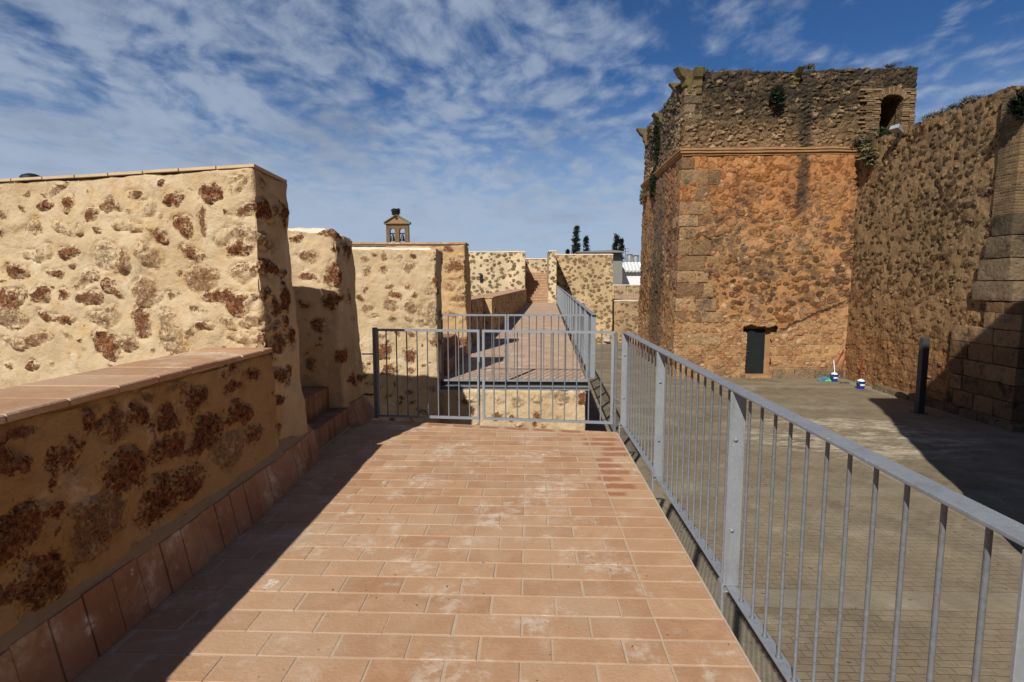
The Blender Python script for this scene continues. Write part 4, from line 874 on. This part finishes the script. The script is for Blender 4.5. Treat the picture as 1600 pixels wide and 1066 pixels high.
# projecting corner corbels
def corbel(p, direction, w, proj, h):
    p = Vector(p); d = Vector(direction).normalized(); s_ = Vector((-d.y, d.x, 0)); Z = Vector((0, 0, 1)); b = MB()
    prof = [(0, 0), (.10, .0), (.16, .25), (.30, .30), (.34, .55), (.62, .66), (1.0, 1.0), (0, .92)]
    V = [p-d*.15+d*(proj*x+(.15 if x > 0 else 0))+Z*(h*z)+s_*(sg*w/2*(1 if z < .8 else 1.15)) for sg in (-1, 1) for x, z in prof]; n = len(prof)
    b.add(V, [tuple(range(n)), tuple(range(2*n-1, n-1, -1))]+[(k, n+k, n+(k+1) % n, (k+1) % n) for k in range(n)])
    o = b.build('corbel', 'moss_stone', tw); md = o.modifiers.new('bevel', 'BEVEL'); md.width = .03; md.segments = 2
corbel((TX0+.2, TY0+.15, ZT-.80), (-1, -.35, 0), .34, .62, .95)
corbel((TX0+.20, TY0+.75, ZT-1.0), (-1, .15, 0), .3, .62, .85)
corbel((TX0+.55, TY0+.08, ZT-.82), (-.12, -1, 0), .36, .40, .92)
corbel((TX0+.15, 27.4, ZT-.9), (-1, 0, 0), .5, .45, .6)
corbel((TX0+.15, TY1-.3, ZT-1.0), (-1, .1, 0), .45, .55, .95)
corbel((onY(1245, 120, TY0).x, TY0+.08, ZT-.52), (0, -1, 0), .24, .5, .55)
# ================================================================== right castle wall
XW = 13.08; YE = 15.55
ZW = onX(1545, 148, XW).z; ZWB = onX(1328, 234, XW).z; ZP = onY(1553, 139, YE).z+.06
cw = thing('castle_wall', 'high rubble castle wall on the right with ochre brick corner pier', 'wall', (14.5, 19.5, GZ))
wallgrid('rubble_wall', [(XW-.12, YE+.55, GZ-.4), (16.6, YE+.55, GZ-.4), (16.6, 22.98, GZ-.4), (XW-.08, 22.98, GZ-.4), (XW+.05, YE+.55, ZW), (16.6, YE+.55, ZW+.1), (16.6, 22.98, ZWB), (XW+.02, 22.98, ZWB)], .042, 'castle_rubble', cw, .045, (), 60, 3, (4.3, 1.25, .34, .18, False, .036))
wallgrid('brick_pier', [(XW-.06, YE, 3.2), (17.5, YE, 3.2), (17.5, YE+.66, 3.2), (XW-.09, YE+.66, 3.2), (XW-.04, YE, ZP), (17.5, YE, ZP+.15), (17.5, YE+.66, ZP+.1), (XW-.06, YE+.66, ZP-.03)], .08, 'brick_ochre', cw, .03, (), 66)
mb = MB()
for k, (z0, z1, y0, x0) in enumerate(((2.92, 3.50, YE-.08, XW-.11), (2.30, 2.90, YE-.12, XW-.15), (1.68, 2.28, YE-.20, XW-.19), (1.12, 1.66, YE-.40, XW-.22))):
    x = x0; j = 0
    while x < 16.5: w = rq.uniform(.8, 1.2); ashblock(mb, (x+.008, y0+rq.uniform(-.03, .03), z0), (x+w, YE+.62+.12*k, z1), .03, 200+10*k+j); x += w; j += 1
mb.build('corbel_courses', 'ashlar_grey', cw, True)
mb = MB(); z = GZ-.2; k = 0
while z < 1.05:
    h = rq.uniform(.42, .52); y = YE-.75; z1 = min(z+h, 1.10); j = 0
    ylim = YE+1.6 if z1 < .6 else YE+.50
    while y < ylim: w = rq.uniform(.6, 1.0); ashblock(mb, (XW-.20+.015*z-rq.uniform(0, .03), y+.008, z+.008), (XW+1.2 if j == 0 else XW+.3, min(y+w, ylim), z1), .035, 300+10*k+j); y += w; j += 1
    x = XW+1.2
    while x < 17: ashblock(mb, (x+.01, YE-.74, z+.008), (x+.85, YE-.2, z1), .03, 400+10*k+int(x)); x += .86
    z += h; k += 1
mb.build('ashlar_base', 'ashlar_base', cw, True)
mb = MB(); y = YE-.95; k = 0
while y < 20: w = rq.uniform(.5, .8); ashblock(mb, (XW-.36, y, GZ-.2), (XW+.1, y+w-.02, GZ+rq.uniform(.16, .28)), .05, 500+k); y += w; k += 1
mb.build('footing', 'ashlar_grey', cw, True)
# off-frame keep whose corner shades the near part of the courtyard
kp = thing('castle_keep', 'tall rubble keep at the right, just beyond the frame, that shades the courtyard', 'tower', (11, 1, GZ))
KX, KY = 6.55, 6.55
wallgrid('keep_wall', [(KX, -9, GZ-.3), (22, -9, GZ-.3), (22, KY, GZ-.3), (KX, KY, GZ-.3), (KX, -9, 8.9), (22, -9, 8.9), (22, KY, 8.9), (KX, KY, 8.9)], .4, 'castle_rubble', kp, .08, (), 90, 3, (3.6, 1.3, .4, .1, False, .05))
# ================================================================== far walls and stairs
def fwall(name, label, cat, c, mat, top, res=.12, cap='cream_render', amp=.04, grp='rubble walls at the far end'):
    r_ = thing(name, label, cat, ((c[0]+c[2])/2, (c[1]+c[3])/2, 0), grp); x0, y0, x1, y1 = c
    z0 = -2.9
    wallgrid('masonry', [(x0, y0, z0), (x1, y0, z0), (x1, y1, z0), (x0, y1, z0), (x0, y0, top), (x1, y0, top), (x1, y1, top), (x0, y1, top)], res, mat, r_, amp, (), 20+int(abs(x0)*3))
    P, F = gridbox([(x0-.02, y0-.02, top-.01), (x1+.02, y0-.02, top-.01), (x1+.02, y1+.02, top-.01), (x0-.02, y1+.02, top-.01), (x0+.03, y0+.03, top+.06), (x1-.03, y0+.03, top+.06), (x1-.03, y1-.03, top+.06), (x0+.03, y1-.03, top+.06)], .3)
    P += normals(P, F)*(.02*fbm(P, 2, 2, 6))[:, None]; mesh('cap', P, F, cap, r_, True)
    return r_
def topz(py, Y): return onY(820, py, Y).z
L_ = fwall('stone_wall', 'brightly lit rubble wall left of the far brick staircase', 'wall', (-7.5, 34.4, -.30, 35.2), 'rubble_bright', topz(394, 34.4))
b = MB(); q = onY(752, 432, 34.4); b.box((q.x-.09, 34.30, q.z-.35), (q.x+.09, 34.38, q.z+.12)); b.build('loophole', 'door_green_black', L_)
fwall('stone_wall', 'rubble wall closing the top of the far brick staircase', 'wall', (-1.2, 39.6, 2.4, 40.2), 'rubble_bright', topz(405, 39.6))
fwall('stair_wall', 'narrow stair side wall end like a pillar, right of the brick staircase', 'wall', (onY(857, 440, 35).x, 35.0, onY(869.5, 440, 35).x, 38.1), 'rubble_bright', topz(393, 35.0), amp=.03)
fwall('stone_wall', 'broad sunlit rubble wall with slanting shadow, right of the walkway railing', 'wall', (1.6, 38.0, onY(957.5, 440, 38).x, 38.8), 'rubble_cream', topz(398.5, 38))
fwall('stone_wall', 'lower rubble wall beneath the small far railing next to the tower', 'wall', (onY(957.5, 440, 38).x+.03, 38.5, 14, 39.5), 'rubble_low', topz(470.5, 38.5))
fwall('stone_wall', 'short rubble wall behind the small far railing, below the white house', 'wall', (5.7, 43.5, 15, 44.1), 'rubble_cream', topz(446, 43.5))
b = MB(); b.box((5.8, 39.52, -2.6), (15, 43.48, topz(470.5, 38.5)+.05)); b.build('upper_terrace', 'ceramic_coping', None, kind='structure')
b = MB(); zt_ = topz(470.5, 38.5)+.06
b.box((5.8, 43.38, zt_), (14, 43.47, topz(461, 43.38))); tag(b.build('brick_plinth', 'brick_stairs', None), 'low reddish brick plinth at the foot of the wall behind the small far railing', 'plinth')
railing('short galvanised railing on the lower wall next to the tower, far off', (onY(960, 440, 38.55).x, 38.75, zt_-.02), (13.5, 38.75, zt_-.02), [.05, 1.5, 2.95, 4.4, 5.85], .125, zt=1.02, zb=.08, foot=.0, r=.013)
stc = thing('brick_staircase', 'flight of narrow brick steps rising at the end of the walkway', 'staircase', (.5, 36.5, .38))
x0, x1 = -.32, onY(857, 440, 35).x
for k in range(11):
    b = MB(); b.box((x0, 35.02+.27*k, wz(0, 35)-.3), (x1, 35.02+.27*(k+1)+(2.0 if k == 10 else -.002), wz(0, 35)+.178*(k+1)-.03)); st_ = b.build('step', 'brick_stairs', stc)
    b = MB(); b.box((x0, 35.0+.27*k, wz(0, 35)+.178*(k+1)-.029), (x1, 35.02+.27*(k+1)+(2.0 if k == 10 else -.003), wz(0, 35)+.178*(k+1))); b.build('tread', 'ceramic_coping', st_)
b = MB(); b.box((-.32-.5, 35.21, .3), (-.33, 39.55, topz(394, 34.4)-.3)); tag(b.build('side_wall', 'rubble_cream', None), 'rubble side wall on the left of the far brick staircase', 'wall')
# ================================================================== background buildings
gh = thing('grey_house', 'narrow grey rendered house with dark attic opening beside the cypresses', 'house', (7.8, 50, GZ-.5))
hx0, hx1 = onY(957, 440, 50).x-3.0, onY(973, 440, 50).x; zr = topz(393, 50)
b = MB(); b.box((hx0, 50.3, -3.3), (hx1, 58, topz(409, 50))); b.box((hx0, 50.9, topz(409, 50)), (hx1, 58, zr-.1)); b.box((hx0, 50.2, topz(409, 50)), (hx1-1.05, 50.89, zr-.1)); b.build('wall', 'grey_render', gh)
b = MB(); b.hexa([(hx0-.2, 50.1, zr-.1), (hx1+.15, 50.1, zr-.1), (hx1+.15, 58, zr-.1), (hx0-.2, 58, zr-.1), (hx0-.2, 50.1, zr-.02), (hx1+.15, 50.1, zr-.0), (hx1+.15, 58, zr+.6), (hx0-.2, 58, zr-.0)]); b.build('roof', 'grey_render', gh)
wh = thing('white_house', 'white rendered house with pale scalloped roof edge behind the tower', 'house', (14, 55, GZ-.5))
wx0, wx1 = onY(972, 440, 55).x, onY(972, 440, 55).x+9
b = MB(); b.box((wx0, 55, -3.3), (wx1, 62, topz(426, 55))); b.build('wall', 'white_render', wh)
b = MB(); b.hexa([(wx0, 54.6, topz(426, 55)+.01), (wx1, 54.6, topz(426, 55)+.01), (wx1, 62, topz(426, 55)+.01), (wx0, 62, topz(426, 55)+.01), (wx0, 54.6, topz(422, 54.6)), (wx1, 54.6, topz(422, 54.6)), (wx1, 56, topz(410, 56)), (wx0, 56, topz(410, 56))]); rf = b.build('roof', 'roof_pale', wh)
b = MB()
for k in range(26): b.tube([(wx0+.1+.34*k, 54.50, topz(424, 54.5)), (wx0+.1+.34*k, 55.9, topz(411, 55.9)+.02)], .09, 8)
b.build('roof_tiles', 'white_render', rf)
for k, (px, lab) in enumerate(((983.5, 'left of two grey water tanks on the white house roof'), (993.5, 'right of two grey water tanks on the white house roof'))):
    q = onY(px, 408, 57); zb_ = topz(409.5, 57); tk = thing('water_tank', lab, 'water tank', (q.x, 57, zb_), 'roof water tanks')
    b = MB(); b.lathe((q.x, 57, zb_-.6), [(.30, 0), (.30, .5), (.30, .6), (.31, 1.2-.1*k), (.28, 1.3-.1*k)], 16); b.build('drum', 'galvanised_tank', tk, True)
    b = MB(); b.lathe((q.x, 57, zb_+.68-.1*k), [(.34, 0), (.34, .05), (.05, .10)], 16); b.build('lid', 'dark_iron', tk, True)
b = MB(); q = onY(977, 400, 56.5); b.tube([(q.x, 56.5, q.z-1.2), (q.x, 56.5, q.z+.8)], .03, 6)
for zz_ in (.45, .7): b.tube([(q.x-.4, 56.5, q.z+zz_), (q.x+.4, 56.5, q.z+zz_)], .02, 5)
tag(b.build('aerial', 'dark_iron', None), 'thin television aerial next to the roof water tanks', 'aerial')
# bell gable
BY = 70; bgl = thing('bell_gable', 'small brick bell gable with pediment and two arched openings, above the wall top', 'bell gable', (onY(620, 380, BY).x, BY, -3))
def zz(py): return onY(620, py, BY).z
def xx(px): return onY(px, 370, BY).x
bx0, bx1 = xx(603.5), xx(638.5); ztop = zz(350.5); arches = [(xx(609), xx(617)), (xx(624), xx(632.5))]; spring = zz(361)
b = MB(); D = .55
b.box((bx0, BY, -3), (bx1, BY+D, zz(388)))
zc_ = zz(388); edges = [bx0, arches[0][0], arches[0][1], arches[1][0], arches[1][1], bx1]
for a_, c_2 in ((0, 1), (2, 3), (4, 5)): b.box((edges[a_], BY, zc_), (edges[c_2], BY+D, spring))
for (a_, c_2) in arches:
    cx_, r_ = (a_+c_2)/2, (c_2-a_)/2; n_ = 10
    for k in range(n_):
        t0, t1 = math.pi*k/n_, math.pi*(k+1)/n_; p, q = (cx_-r_*math.cos(t0), spring+r_*math.sin(t0)), (cx_-r_*math.cos(t1), spring+r_*math.sin(t1))
        b.hexa([(p[0], BY, p[1]), (q[0], BY, q[1]), (q[0], BY+D, q[1]), (p[0], BY+D, p[1]), (p[0], BY, ztop), (q[0], BY, ztop), (q[0], BY+D, ztop), (p[0], BY+D, ztop)])
for a_, c_2 in ((bx0, arches[0][0]), (arches[0][1], arches[1][0]), (arches[1][1], bx1)): b.box((a_, BY, spring), (c_2, BY+D, ztop))
b.build('wall', 'brick_gable', bgl)
b = MB(); xm = xx(620.5); za = zz(337)
b.add([(bx0-.1, BY-.05, ztop+.12), (bx1+.1, BY-.05, ztop+.12), (xm, BY-.05, za), (bx0-.1, BY+D, ztop+.12), (bx1+.1, BY+D, ztop+.12), (xm, BY+D, za)], [(0, 1, 2), (5, 4, 3), (0, 3, 4, 1)]); b.build('pediment', 'cornice_stone', bgl)
b = MB(); b.box((bx0-.22, BY-.2, ztop), (bx1+.22, BY+D+.1, ztop+.12))
for sx, xe in ((-1, bx0-.25), (1, bx1+.25)): b.bar((xe, BY+D/2-.05, ztop+.18), (xm, BY+D/2-.05, za+.10), D+.35, .12)
b.build('roof', 'leaf_dry', bgl)
b = MB(); b.tube([(xm, BY-.02, zz(341.5)), (xm, BY-.10, zz(341.5))], .17, 16); b.build('oculus', 'bronze', bgl)
for (a_, c_2) in arches:
    cx_ = (a_+c_2)/2; b = MB(); zb_ = spring-.25; b.lathe((cx_, BY+D/2, zb_-1.0), [(.34, 0), (.33, .06), (.24, .3), (.19, .65), (.10, .8), (.03, .84)], 14); bl = b.build('bell', 'bronze', bgl, True)
    b = MB(); b.box((a_-.02, BY+D/2-.08, zb_-.14), (c_2+.02, BY+D/2+.08, zb_+.02)); b.build('headstock', 'bronze', bl)
ns = MB(); rn = random.Random(8); nx_, nz_ = xx(618.5), zz(336)
for k in range(260):
    a = rn.uniform(0, 6.28); r_ = .25+.30*rn.random(); h = rn.uniform(0, .75); c = Vector((nx_+r_*math.cos(a)*(.7+.4*h), BY+.25+r_*math.sin(a), nz_+h)); d = Vector((-math.sin(a)+rn.uniform(-.6, .6), math.cos(a), rn.uniform(-.4, .5))).normalized()*.28
    ns.bar(c-d, c+d, .04, .04)
tag(ns.build('stork_nest', 'twigs', None), 'stork nest of dark twigs on the apex of the bell gable', 'nest')
# ================================================================== vegetation
def leaves(mb, c, R, n, size, sd, bias=None, flat=1.0):
    r = random.Random(sd); c = Vector(c)
    for _ in range(n):
        d = Vector((r.gauss(0, 1), r.gauss(0, 1), r.gauss(0, 1))).normalized()*(r.random()**.55); p = c+Vector((d.x*R[0], d.y*R[1], d.z*R[2]))
        a = Vector((r.gauss(0, 1), r.gauss(0, 1), r.gauss(0, 1)))
        if bias: a = a*.45+Vector(bias)
        a.normalize(); b = a.orthogonal().normalized(); s_ = size*r.uniform(.6, 1.4)
        mb.add([p-b*s_*.22, p+b*s_*.22, p+a*s_], [(0, 1, 2)])
def tuft(name, label, cat, c, R, n, size, mat, sd, bias=(0, 0, 1), stems=6, grp='wild plants on the old masonry'):
    root = thing(name, label, cat, c, grp); r = random.Random(sd); c = Vector(c)
    b = MB(); leaves(b, c+Vector((0, 0, R[2]*.3)), R, n, size, sd, bias)
    for k in range(4): leaves(b, c+Vector((r.uniform(-1, 1)*R[0]*.8, r.uniform(-1, 1)*R[1]*.6, r.uniform(-.2, 1.1)*R[2])), [x*.4 for x in R], n//6, size*.8, sd+k+1, bias)
    b.build('foliage', mat, root)
    b = MB()
    for k in range(stems): b.tube([c, c+Vector((r.uniform(-.7, .7)*R[0], r.uniform(-.7, .7)*R[1], r.uniform(.4, 1.2)*R[2]))], [.02, .006], 5)
    b.build('stem', 'twigs', root)
q = onY(1216, 156, TY0-.25); tuft('wall_shrub', 'round dark shrub growing out of the upper tower face', 'shrub', q, (.27, .22, .36), 700, .16, 'leaf_dark', 1)
q = onX(1357, 246, XW-.2); tuft('wall_shrub', 'drooping brownish shrub high on the right wall near the tower corner', 'shrub', q, (.15, .36, .42), 380, .22, 'leaf_dry', 2, (0, 0, -.6))
q = onX(1352, 236, XW-.15); tuft('wall_shrub', 'dark green tuft above the drooping shrub at the wall top', 'shrub', q, (.2, .4, .22), 400, .15, 'leaf_dark', 22)
q = onY(1594, 172, YE-.1); tuft('wall_shrub', 'dark bush sprouting from the brick pier at the right edge', 'shrub', q, (.25, .2, .45), 700, .15, 'leaf_dark', 3)
q = onX(1562, 134, XW+.4); q.z = 7.2; tuft('wild_plant', 'tall leafy weed standing on top of the brick pier', 'plant', (XW+.55, 15.9, ZP+.0), (.20, .2, .32), 260, .10, 'leaf', 4, stems=10)
for k, (px, py, lab) in enumerate(((1460, 172, 'low dry weed on the wall top nearest the tower window'), (1490, 156, 'low dry weed midway along the right wall top'), (1520, 144, 'low dry weed beside the brick pier on the wall top'))):
    q = onX(px, py, XW+.35); tuft('wild_plant', lab, 'plant', (q.x, q.y, ZW+.06), (.3, .55, .15), 300, .13, 'leaf_dry' if k != 1 else 'leaf', 30+k, stems=12)
tuft('wild_plant', 'bare twiggy weed rising from the wall top behind the floodlight', 'plant', (XW+1.9, 20.8, ZWB), (.4, .5, .5), 120, .12, 'leaf_dry', 41, stems=24)
q = onY(1385, 222, TY0-.3); tuft('wild_plant', 'yellow green weeds growing below the arched tower window', 'plant', q, (.36, .2, .42), 380, .15, 'leaf', 5)
q = onY(1345, 225, TY0-.25); tuft('wild_plant', 'yellow weeds in the corner of the cornice and the right wall', 'plant', (q.x, q.y, ZC+.30), (.45, .2, .15), 220, .15, 'leaf_dry', 6)
for k, (yy, z, hh, lab) in enumerate(((27.2, 8.0, 1.3, 'long dark green creeper high on the side face of the tower'), (27.9, 6.2, 1.0, 'dark creeper hanging below the cornice on the side face of the tower'), (30.3, 6.1, .5, 'small ragged bush at the far edge of the tower side face'), (28.8, 8.9, .5, 'yellowish tuft near the top of the tower side face'))):
    tuft('creeper', lab, 'creeper', (TX0-.10, yy, z), (.12, .36, hh*.8), 380, .14, 'leaf_dark' if k < 2 else 'leaf_dry', 50+k, (0, 0, -.8), 4, 'creepers on the tower side face')
for k, px in enumerate((1130, 1105, 1163, 1265, 1392)):
    q = onY(px, 108, TY0+.3); tuft('grass_tuft', ['thin grass on the tower top above the corner corbels, second from left', 'thin grass on the tower top nearest the corner corbels', 'wispy stems on the tower top, left of the spout', 'wispy stems on the tower top, right of the spout', 'wispy stems on the tower top above the arched window'][k], 'grass', (q.x, TY0+.3, ZT+.02+.02*(px > 1200)*8), (.35, .2, .10), 110, .12, 'leaf_dry', 60+k, stems=8, grp='grass tufts on the tower top')
def cypress(px, pyt, Y, w, label, sd, pyb=400):
    q = onY(px, pyt, Y); zt_ = q.z; zb_ = -2.8; root = thing('cypress_tree', label, 'tree', (q.x, Y, zb_), 'cypress trees behind the far wall')
    r = random.Random(sd); b = MB(); H = zt_-zb_
    for k in range(170):
        u = r.random()**.8; z = zb_+1.2+u*(H-1.3); rad = w*(1-u)**.6*(.55+.5*r.random())+.05; a = r.uniform(0, 6.28)
        leaves(b, (q.x+rad*math.cos(a)*.75, Y+rad*math.sin(a)*.75, z), (.28*w+.10, .28*w+.10, .30), 26, .26, sd*1000+k, (0.5*math.cos(a), .5*math.sin(a), .7))
    b.build('crown', 'cypress_green', root)
    b = MB(); b.tube([(q.x, Y, zb_), (q.x, Y, zb_+H*.5), (q.x, Y, zt_-.5)], [.22, .12, .03], 8); b.build('trunk', 'bark', root)
cypress(901, 354, 90, 1.25, 'tallest cypress, left of the three peaks above the far wall', 11)
cypress(916, 370, 92, .95, 'shorter cypress just right of the tallest one', 12)
cypress(963.5, 366, 88, 1.2, 'cypress rising behind the grey house roof', 13)
cypress(971.5, 374, 88.5, .75, 'thin cypress touching the right side of the one behind the grey house', 14)
cypress(887, 392, 90, .4, 'tiny cypress tip barely above the wall, left of the tallest cypress', 15)
# ================================================================== small objects
def onG(px, py): return onPlane(px, py, (0, 0, GZ), (0, 0, 1))
q = onG(1436, 645); cp = thing('steel_column', 'dark rusty steel column standing alone in the courtyard by the right wall', 'column', q)
b = MB(); s_ = .095; b.box((q.x-s_, q.y-s_, GZ-.02), (q.x+s_, q.y+s_, GZ+2.27)); o = b.build('shaft', 'dark_iron', cp); md = o.modifiers.new('bevel', 'BEVEL'); md.width = .008
b = MB(); b.box((q.x-.16, q.y-.16, GZ), (q.x+.16, q.y+.16, GZ+.015)); b.build('base_plate', 'dark_iron', cp)
b = MB(); b.box((q.x-s_+.01, q.y-s_+.01, GZ+2.27), (q.x+s_-.01, q.y+s_-.01, GZ+2.285)); b.build('cap', 'dark_iron', cp)
for k, (px, py, lab) in enumerate(((1303, 596, 'blue bucket heaped with white plaster, next to the tool handles in the corner'), (1344.5, 607.5, 'blue bucket heaped with white plaster, set apart along the right wall'))):
    q = onG(px, py); bk = thing('bucket', lab, 'bucket', q, 'blue buckets of white plaster')
    b = MB(); b.lathe(q, [(.115, 0), (.12, .01), (.15, .27), (.158, .275), (.158, .295), (.145, .295), (.14, .25)], 20); b.build('pail', 'bucket_blue', bk, True)
    b = MB(); b.lathe(q+Vector((0, 0, .24)), [(.14, 0), (.13, .05), (.085, .10), (.03, .125), (.01, .128)], 16); b.build('plaster', 'plaster_white', bk, True)
    b = MB(); b.tube([q+Vector((.158*math.cos(a), -.158*math.sin(a)*.5-.05, .28-.13*math.sin(a))) for a in [math.pi*i/8 for i in range(9)]], .004, 6); b.build('handle', 'steel', bk, True)
    b = MB(); b.lathe(q+Vector((0, 0, .13)), [(.1372, 0), (.1415, .07)], 20); b.V = [v for v in b.V]; b.F = [f for f in b.F if len(f) == 4 and all(b.V[i][1] < q.y-.09 for i in f)]; b.A = [0]*len(b.F); b.W = b.A; b.build('label', 'plaster_white', bk, True)
def stick(label, p, q, r, mat, head=None):
    s_ = thing('tool_handle', label, 'tool', p, 'tool handles leaning in the corner'); b = MB(); b.tube([p, q], r, 8); b.build('pole', mat, s_, True)
    b = MB(); P = Vector(p); b.box((P.x-.13, P.y-.03, P.z), (P.x+.13, P.y+.03, P.z+.05)); b.build('brush_head', head or 'bag_green', s_)
p = onG(1296, 590); stick('long red tool handle leaning right into the wall corner', p, onY(1318, 546, 22.8), .026, 'stick_red')
p = onG(1311, 591); stick('second red tool handle leaning steeply into the wall corner, right of the long one', p, onX(1321, 556, XW-.30), .024, 'stick_red')
p = onG(1305, 593); stick('short white handle standing behind the bucket in the corner', p, p+Vector((.03, .25, .75)), .018, 'plaster_white')
p = onG(1342, 597.5); stick('red tool handle leaning on the right wall behind the farther-right bucket', p, onX(1348, 561, XW-.32), .024, 'stick_red')
q = onG(1288, 595); bgo = thing('rag_heap', 'crumpled blue and green rags on the ground left of the corner bucket', 'rags', q)
for nm, mt, off, R, sd in (('blue_rag', 'bag_teal', (0, 0, 0), (.20, .13, .14), 3), ('green_rag', 'bag_green', (.10, -.08, 0), (.14, .08, .08), 5)):
    bm = bmesh.new(); bmesh.ops.create_icosphere(bm, subdivisions=4, radius=1); P = np.array([v.co[:] for v in bm.verts]); F = [tuple(v.index for v in f.verts) for f in bm.faces]; bm.free()
    P = P*(1+.7*fbm(P, 2.2, 3, sd))[:, None]; P[:, 2] = np.maximum(P[:, 2], -.05); P = P*np.array(R)+np.array(q)+np.array(off)+np.array((0, 0, .01)); mesh(nm, P, F, mt, bgo, False)
q = onG(1319, 599); b = MB(); P, F = gridbox([(q.x-.18, q.y-.08, GZ), (q.x+.18, q.y-.10, GZ), (q.x+.20, q.y+.07, GZ), (q.x-.15, q.y+.08, GZ), (q.x-.16, q.y-.06, GZ+.04), (q.x+.17, q.y-.08, GZ+.04), (q.x+.17, q.y+.05, GZ+.05), (q.x-.13, q.y+.06, GZ+.04)], .03)
P += normals(P, F)*(.02*fbm(P, 12, 2, 4))[:, None]; tag(mesh('float_trowel', P, F, 'dark_iron', None, True), 'small dark flat trowel lying on the ground between the two buckets', 'trowel')
def flood(label, c, yaw, s_, grp='floodlights'):
    r_ = thing('floodlight', label, 'floodlight', c, grp); c = Vector(c); Rm = Matrix.Rotation(yaw, 3, 'Z')@Matrix.Rotation(math.radians(25), 3, 'Y')
    b = MB(); P = [c+Rm@Vector(v)*s_ for v in ((-.5, -.35, 0), (.5, -.28, 0), (.5, .28, 0), (-.5, .35, 0), (-.5, -.35, .34), (.4, -.2, .24), (.4, .2, .24), (-.5, .35, .34))]; b.hexa(P); o = b.build('housing', 'galvanised_tank', r_); md = o.modifiers.new('bevel', 'BEVEL'); md.width = .03*s_; md.segments = 2
    b = MB(); P = [c+Rm@Vector(v)*s_ for v in ((-.52, -.30, .03), (-.505, -.30, .03), (-.505, .30, .03), (-.52, .30, .03), (-.52, -.30, .31), (-.505, -.30, .31), (-.505, .30, .31), (-.52, .30, .31))]; b.hexa(P); b.build('glass', 'lamp_glass', r_)
    b = MB(); b.tube([c+Vector((0, 0, .1*s_)), c+Vector((.1, .1, -.5*s_))], .03, 8); b.build('bracket', 'dark_iron', r_)
q = onX(1403, 203, XW-.15); flood('grey floodlight on top of the right wall, under the arched tower window', (q.x, q.y, q.z-.1), math.radians(20), .5)
q = onPlane(950, 538, (0, 0, GZ-.28), (0, 0, 1)); flood('black floodlight box on the ground at the foot of the far wall', (q.x, q.y, GZ-.2), math.radians(60), .6)
c = onY(49, 275, 14.5); lp = thing('street_lamp', 'dark domed lamp head peeking over the nearest merlon at far left', 'street lamp', (c.x, 14.5, GZ))
b = MB(); b.lathe((c.x, 14.5, c.z-.10), [(.25, 0), (.245, .06), (.20, .11), (.10, .15), (.02, .165)], 20); b.build('dome', 'door_green_black', lp, True)
b = MB(); b.tube([(c.x, 14.5, GZ), (c.x, 14.5, c.z-.1)], .05, 10); b.build('pole', 'dark_iron', lp, True)
# grit and plaster crumbs on the tiles
b = MB(); rg = random.Random(12)
for k in range(220):
    x, y = rg.uniform(-1.8, .9), rg.uniform(1.9, 5.8); s_ = rg.choice((.003, .003, .004, .006)); 
    P = [Vector((x, y, .001))+Vector((rg.uniform(-1, 1), rg.uniform(-1, 1), rg.uniform(0, 1)))*s_ for _ in range(4)]; b.add(P, [(0, 1, 2), (0, 2, 3), (0, 3, 1), (1, 3, 2)])
gr = b.build('grit', 'twigs', None, kind='stuff'); tag(gr, 'tiny dark grit scattered over the terrace tiles', 'grit')

b = MB(); rg = random.Random(21)
for k in range(420):
    x, y = rg.uniform(1.6, 12.4), rg.uniform(3.5, 22); s_ = rg.uniform(.012, .04); a = rg.uniform(0, 6.28); P0 = Vector((x, y, GZ+.006))
    d1 = Vector((math.cos(a), math.sin(a), rg.uniform(0, .3)))*s_; d2 = Vector((-math.sin(a), math.cos(a), rg.uniform(-.1, .3)))*s_*.5
    b.add([P0-d1, P0-d2, P0+d1, P0+d2], [(0, 1, 2, 3)])
lf = b.build('fallen_leaves', 'leaf_dry', None, kind='stuff'); tag(lf, 'small dry leaves and crumbs strewn across the courtyard paving', 'leaves')
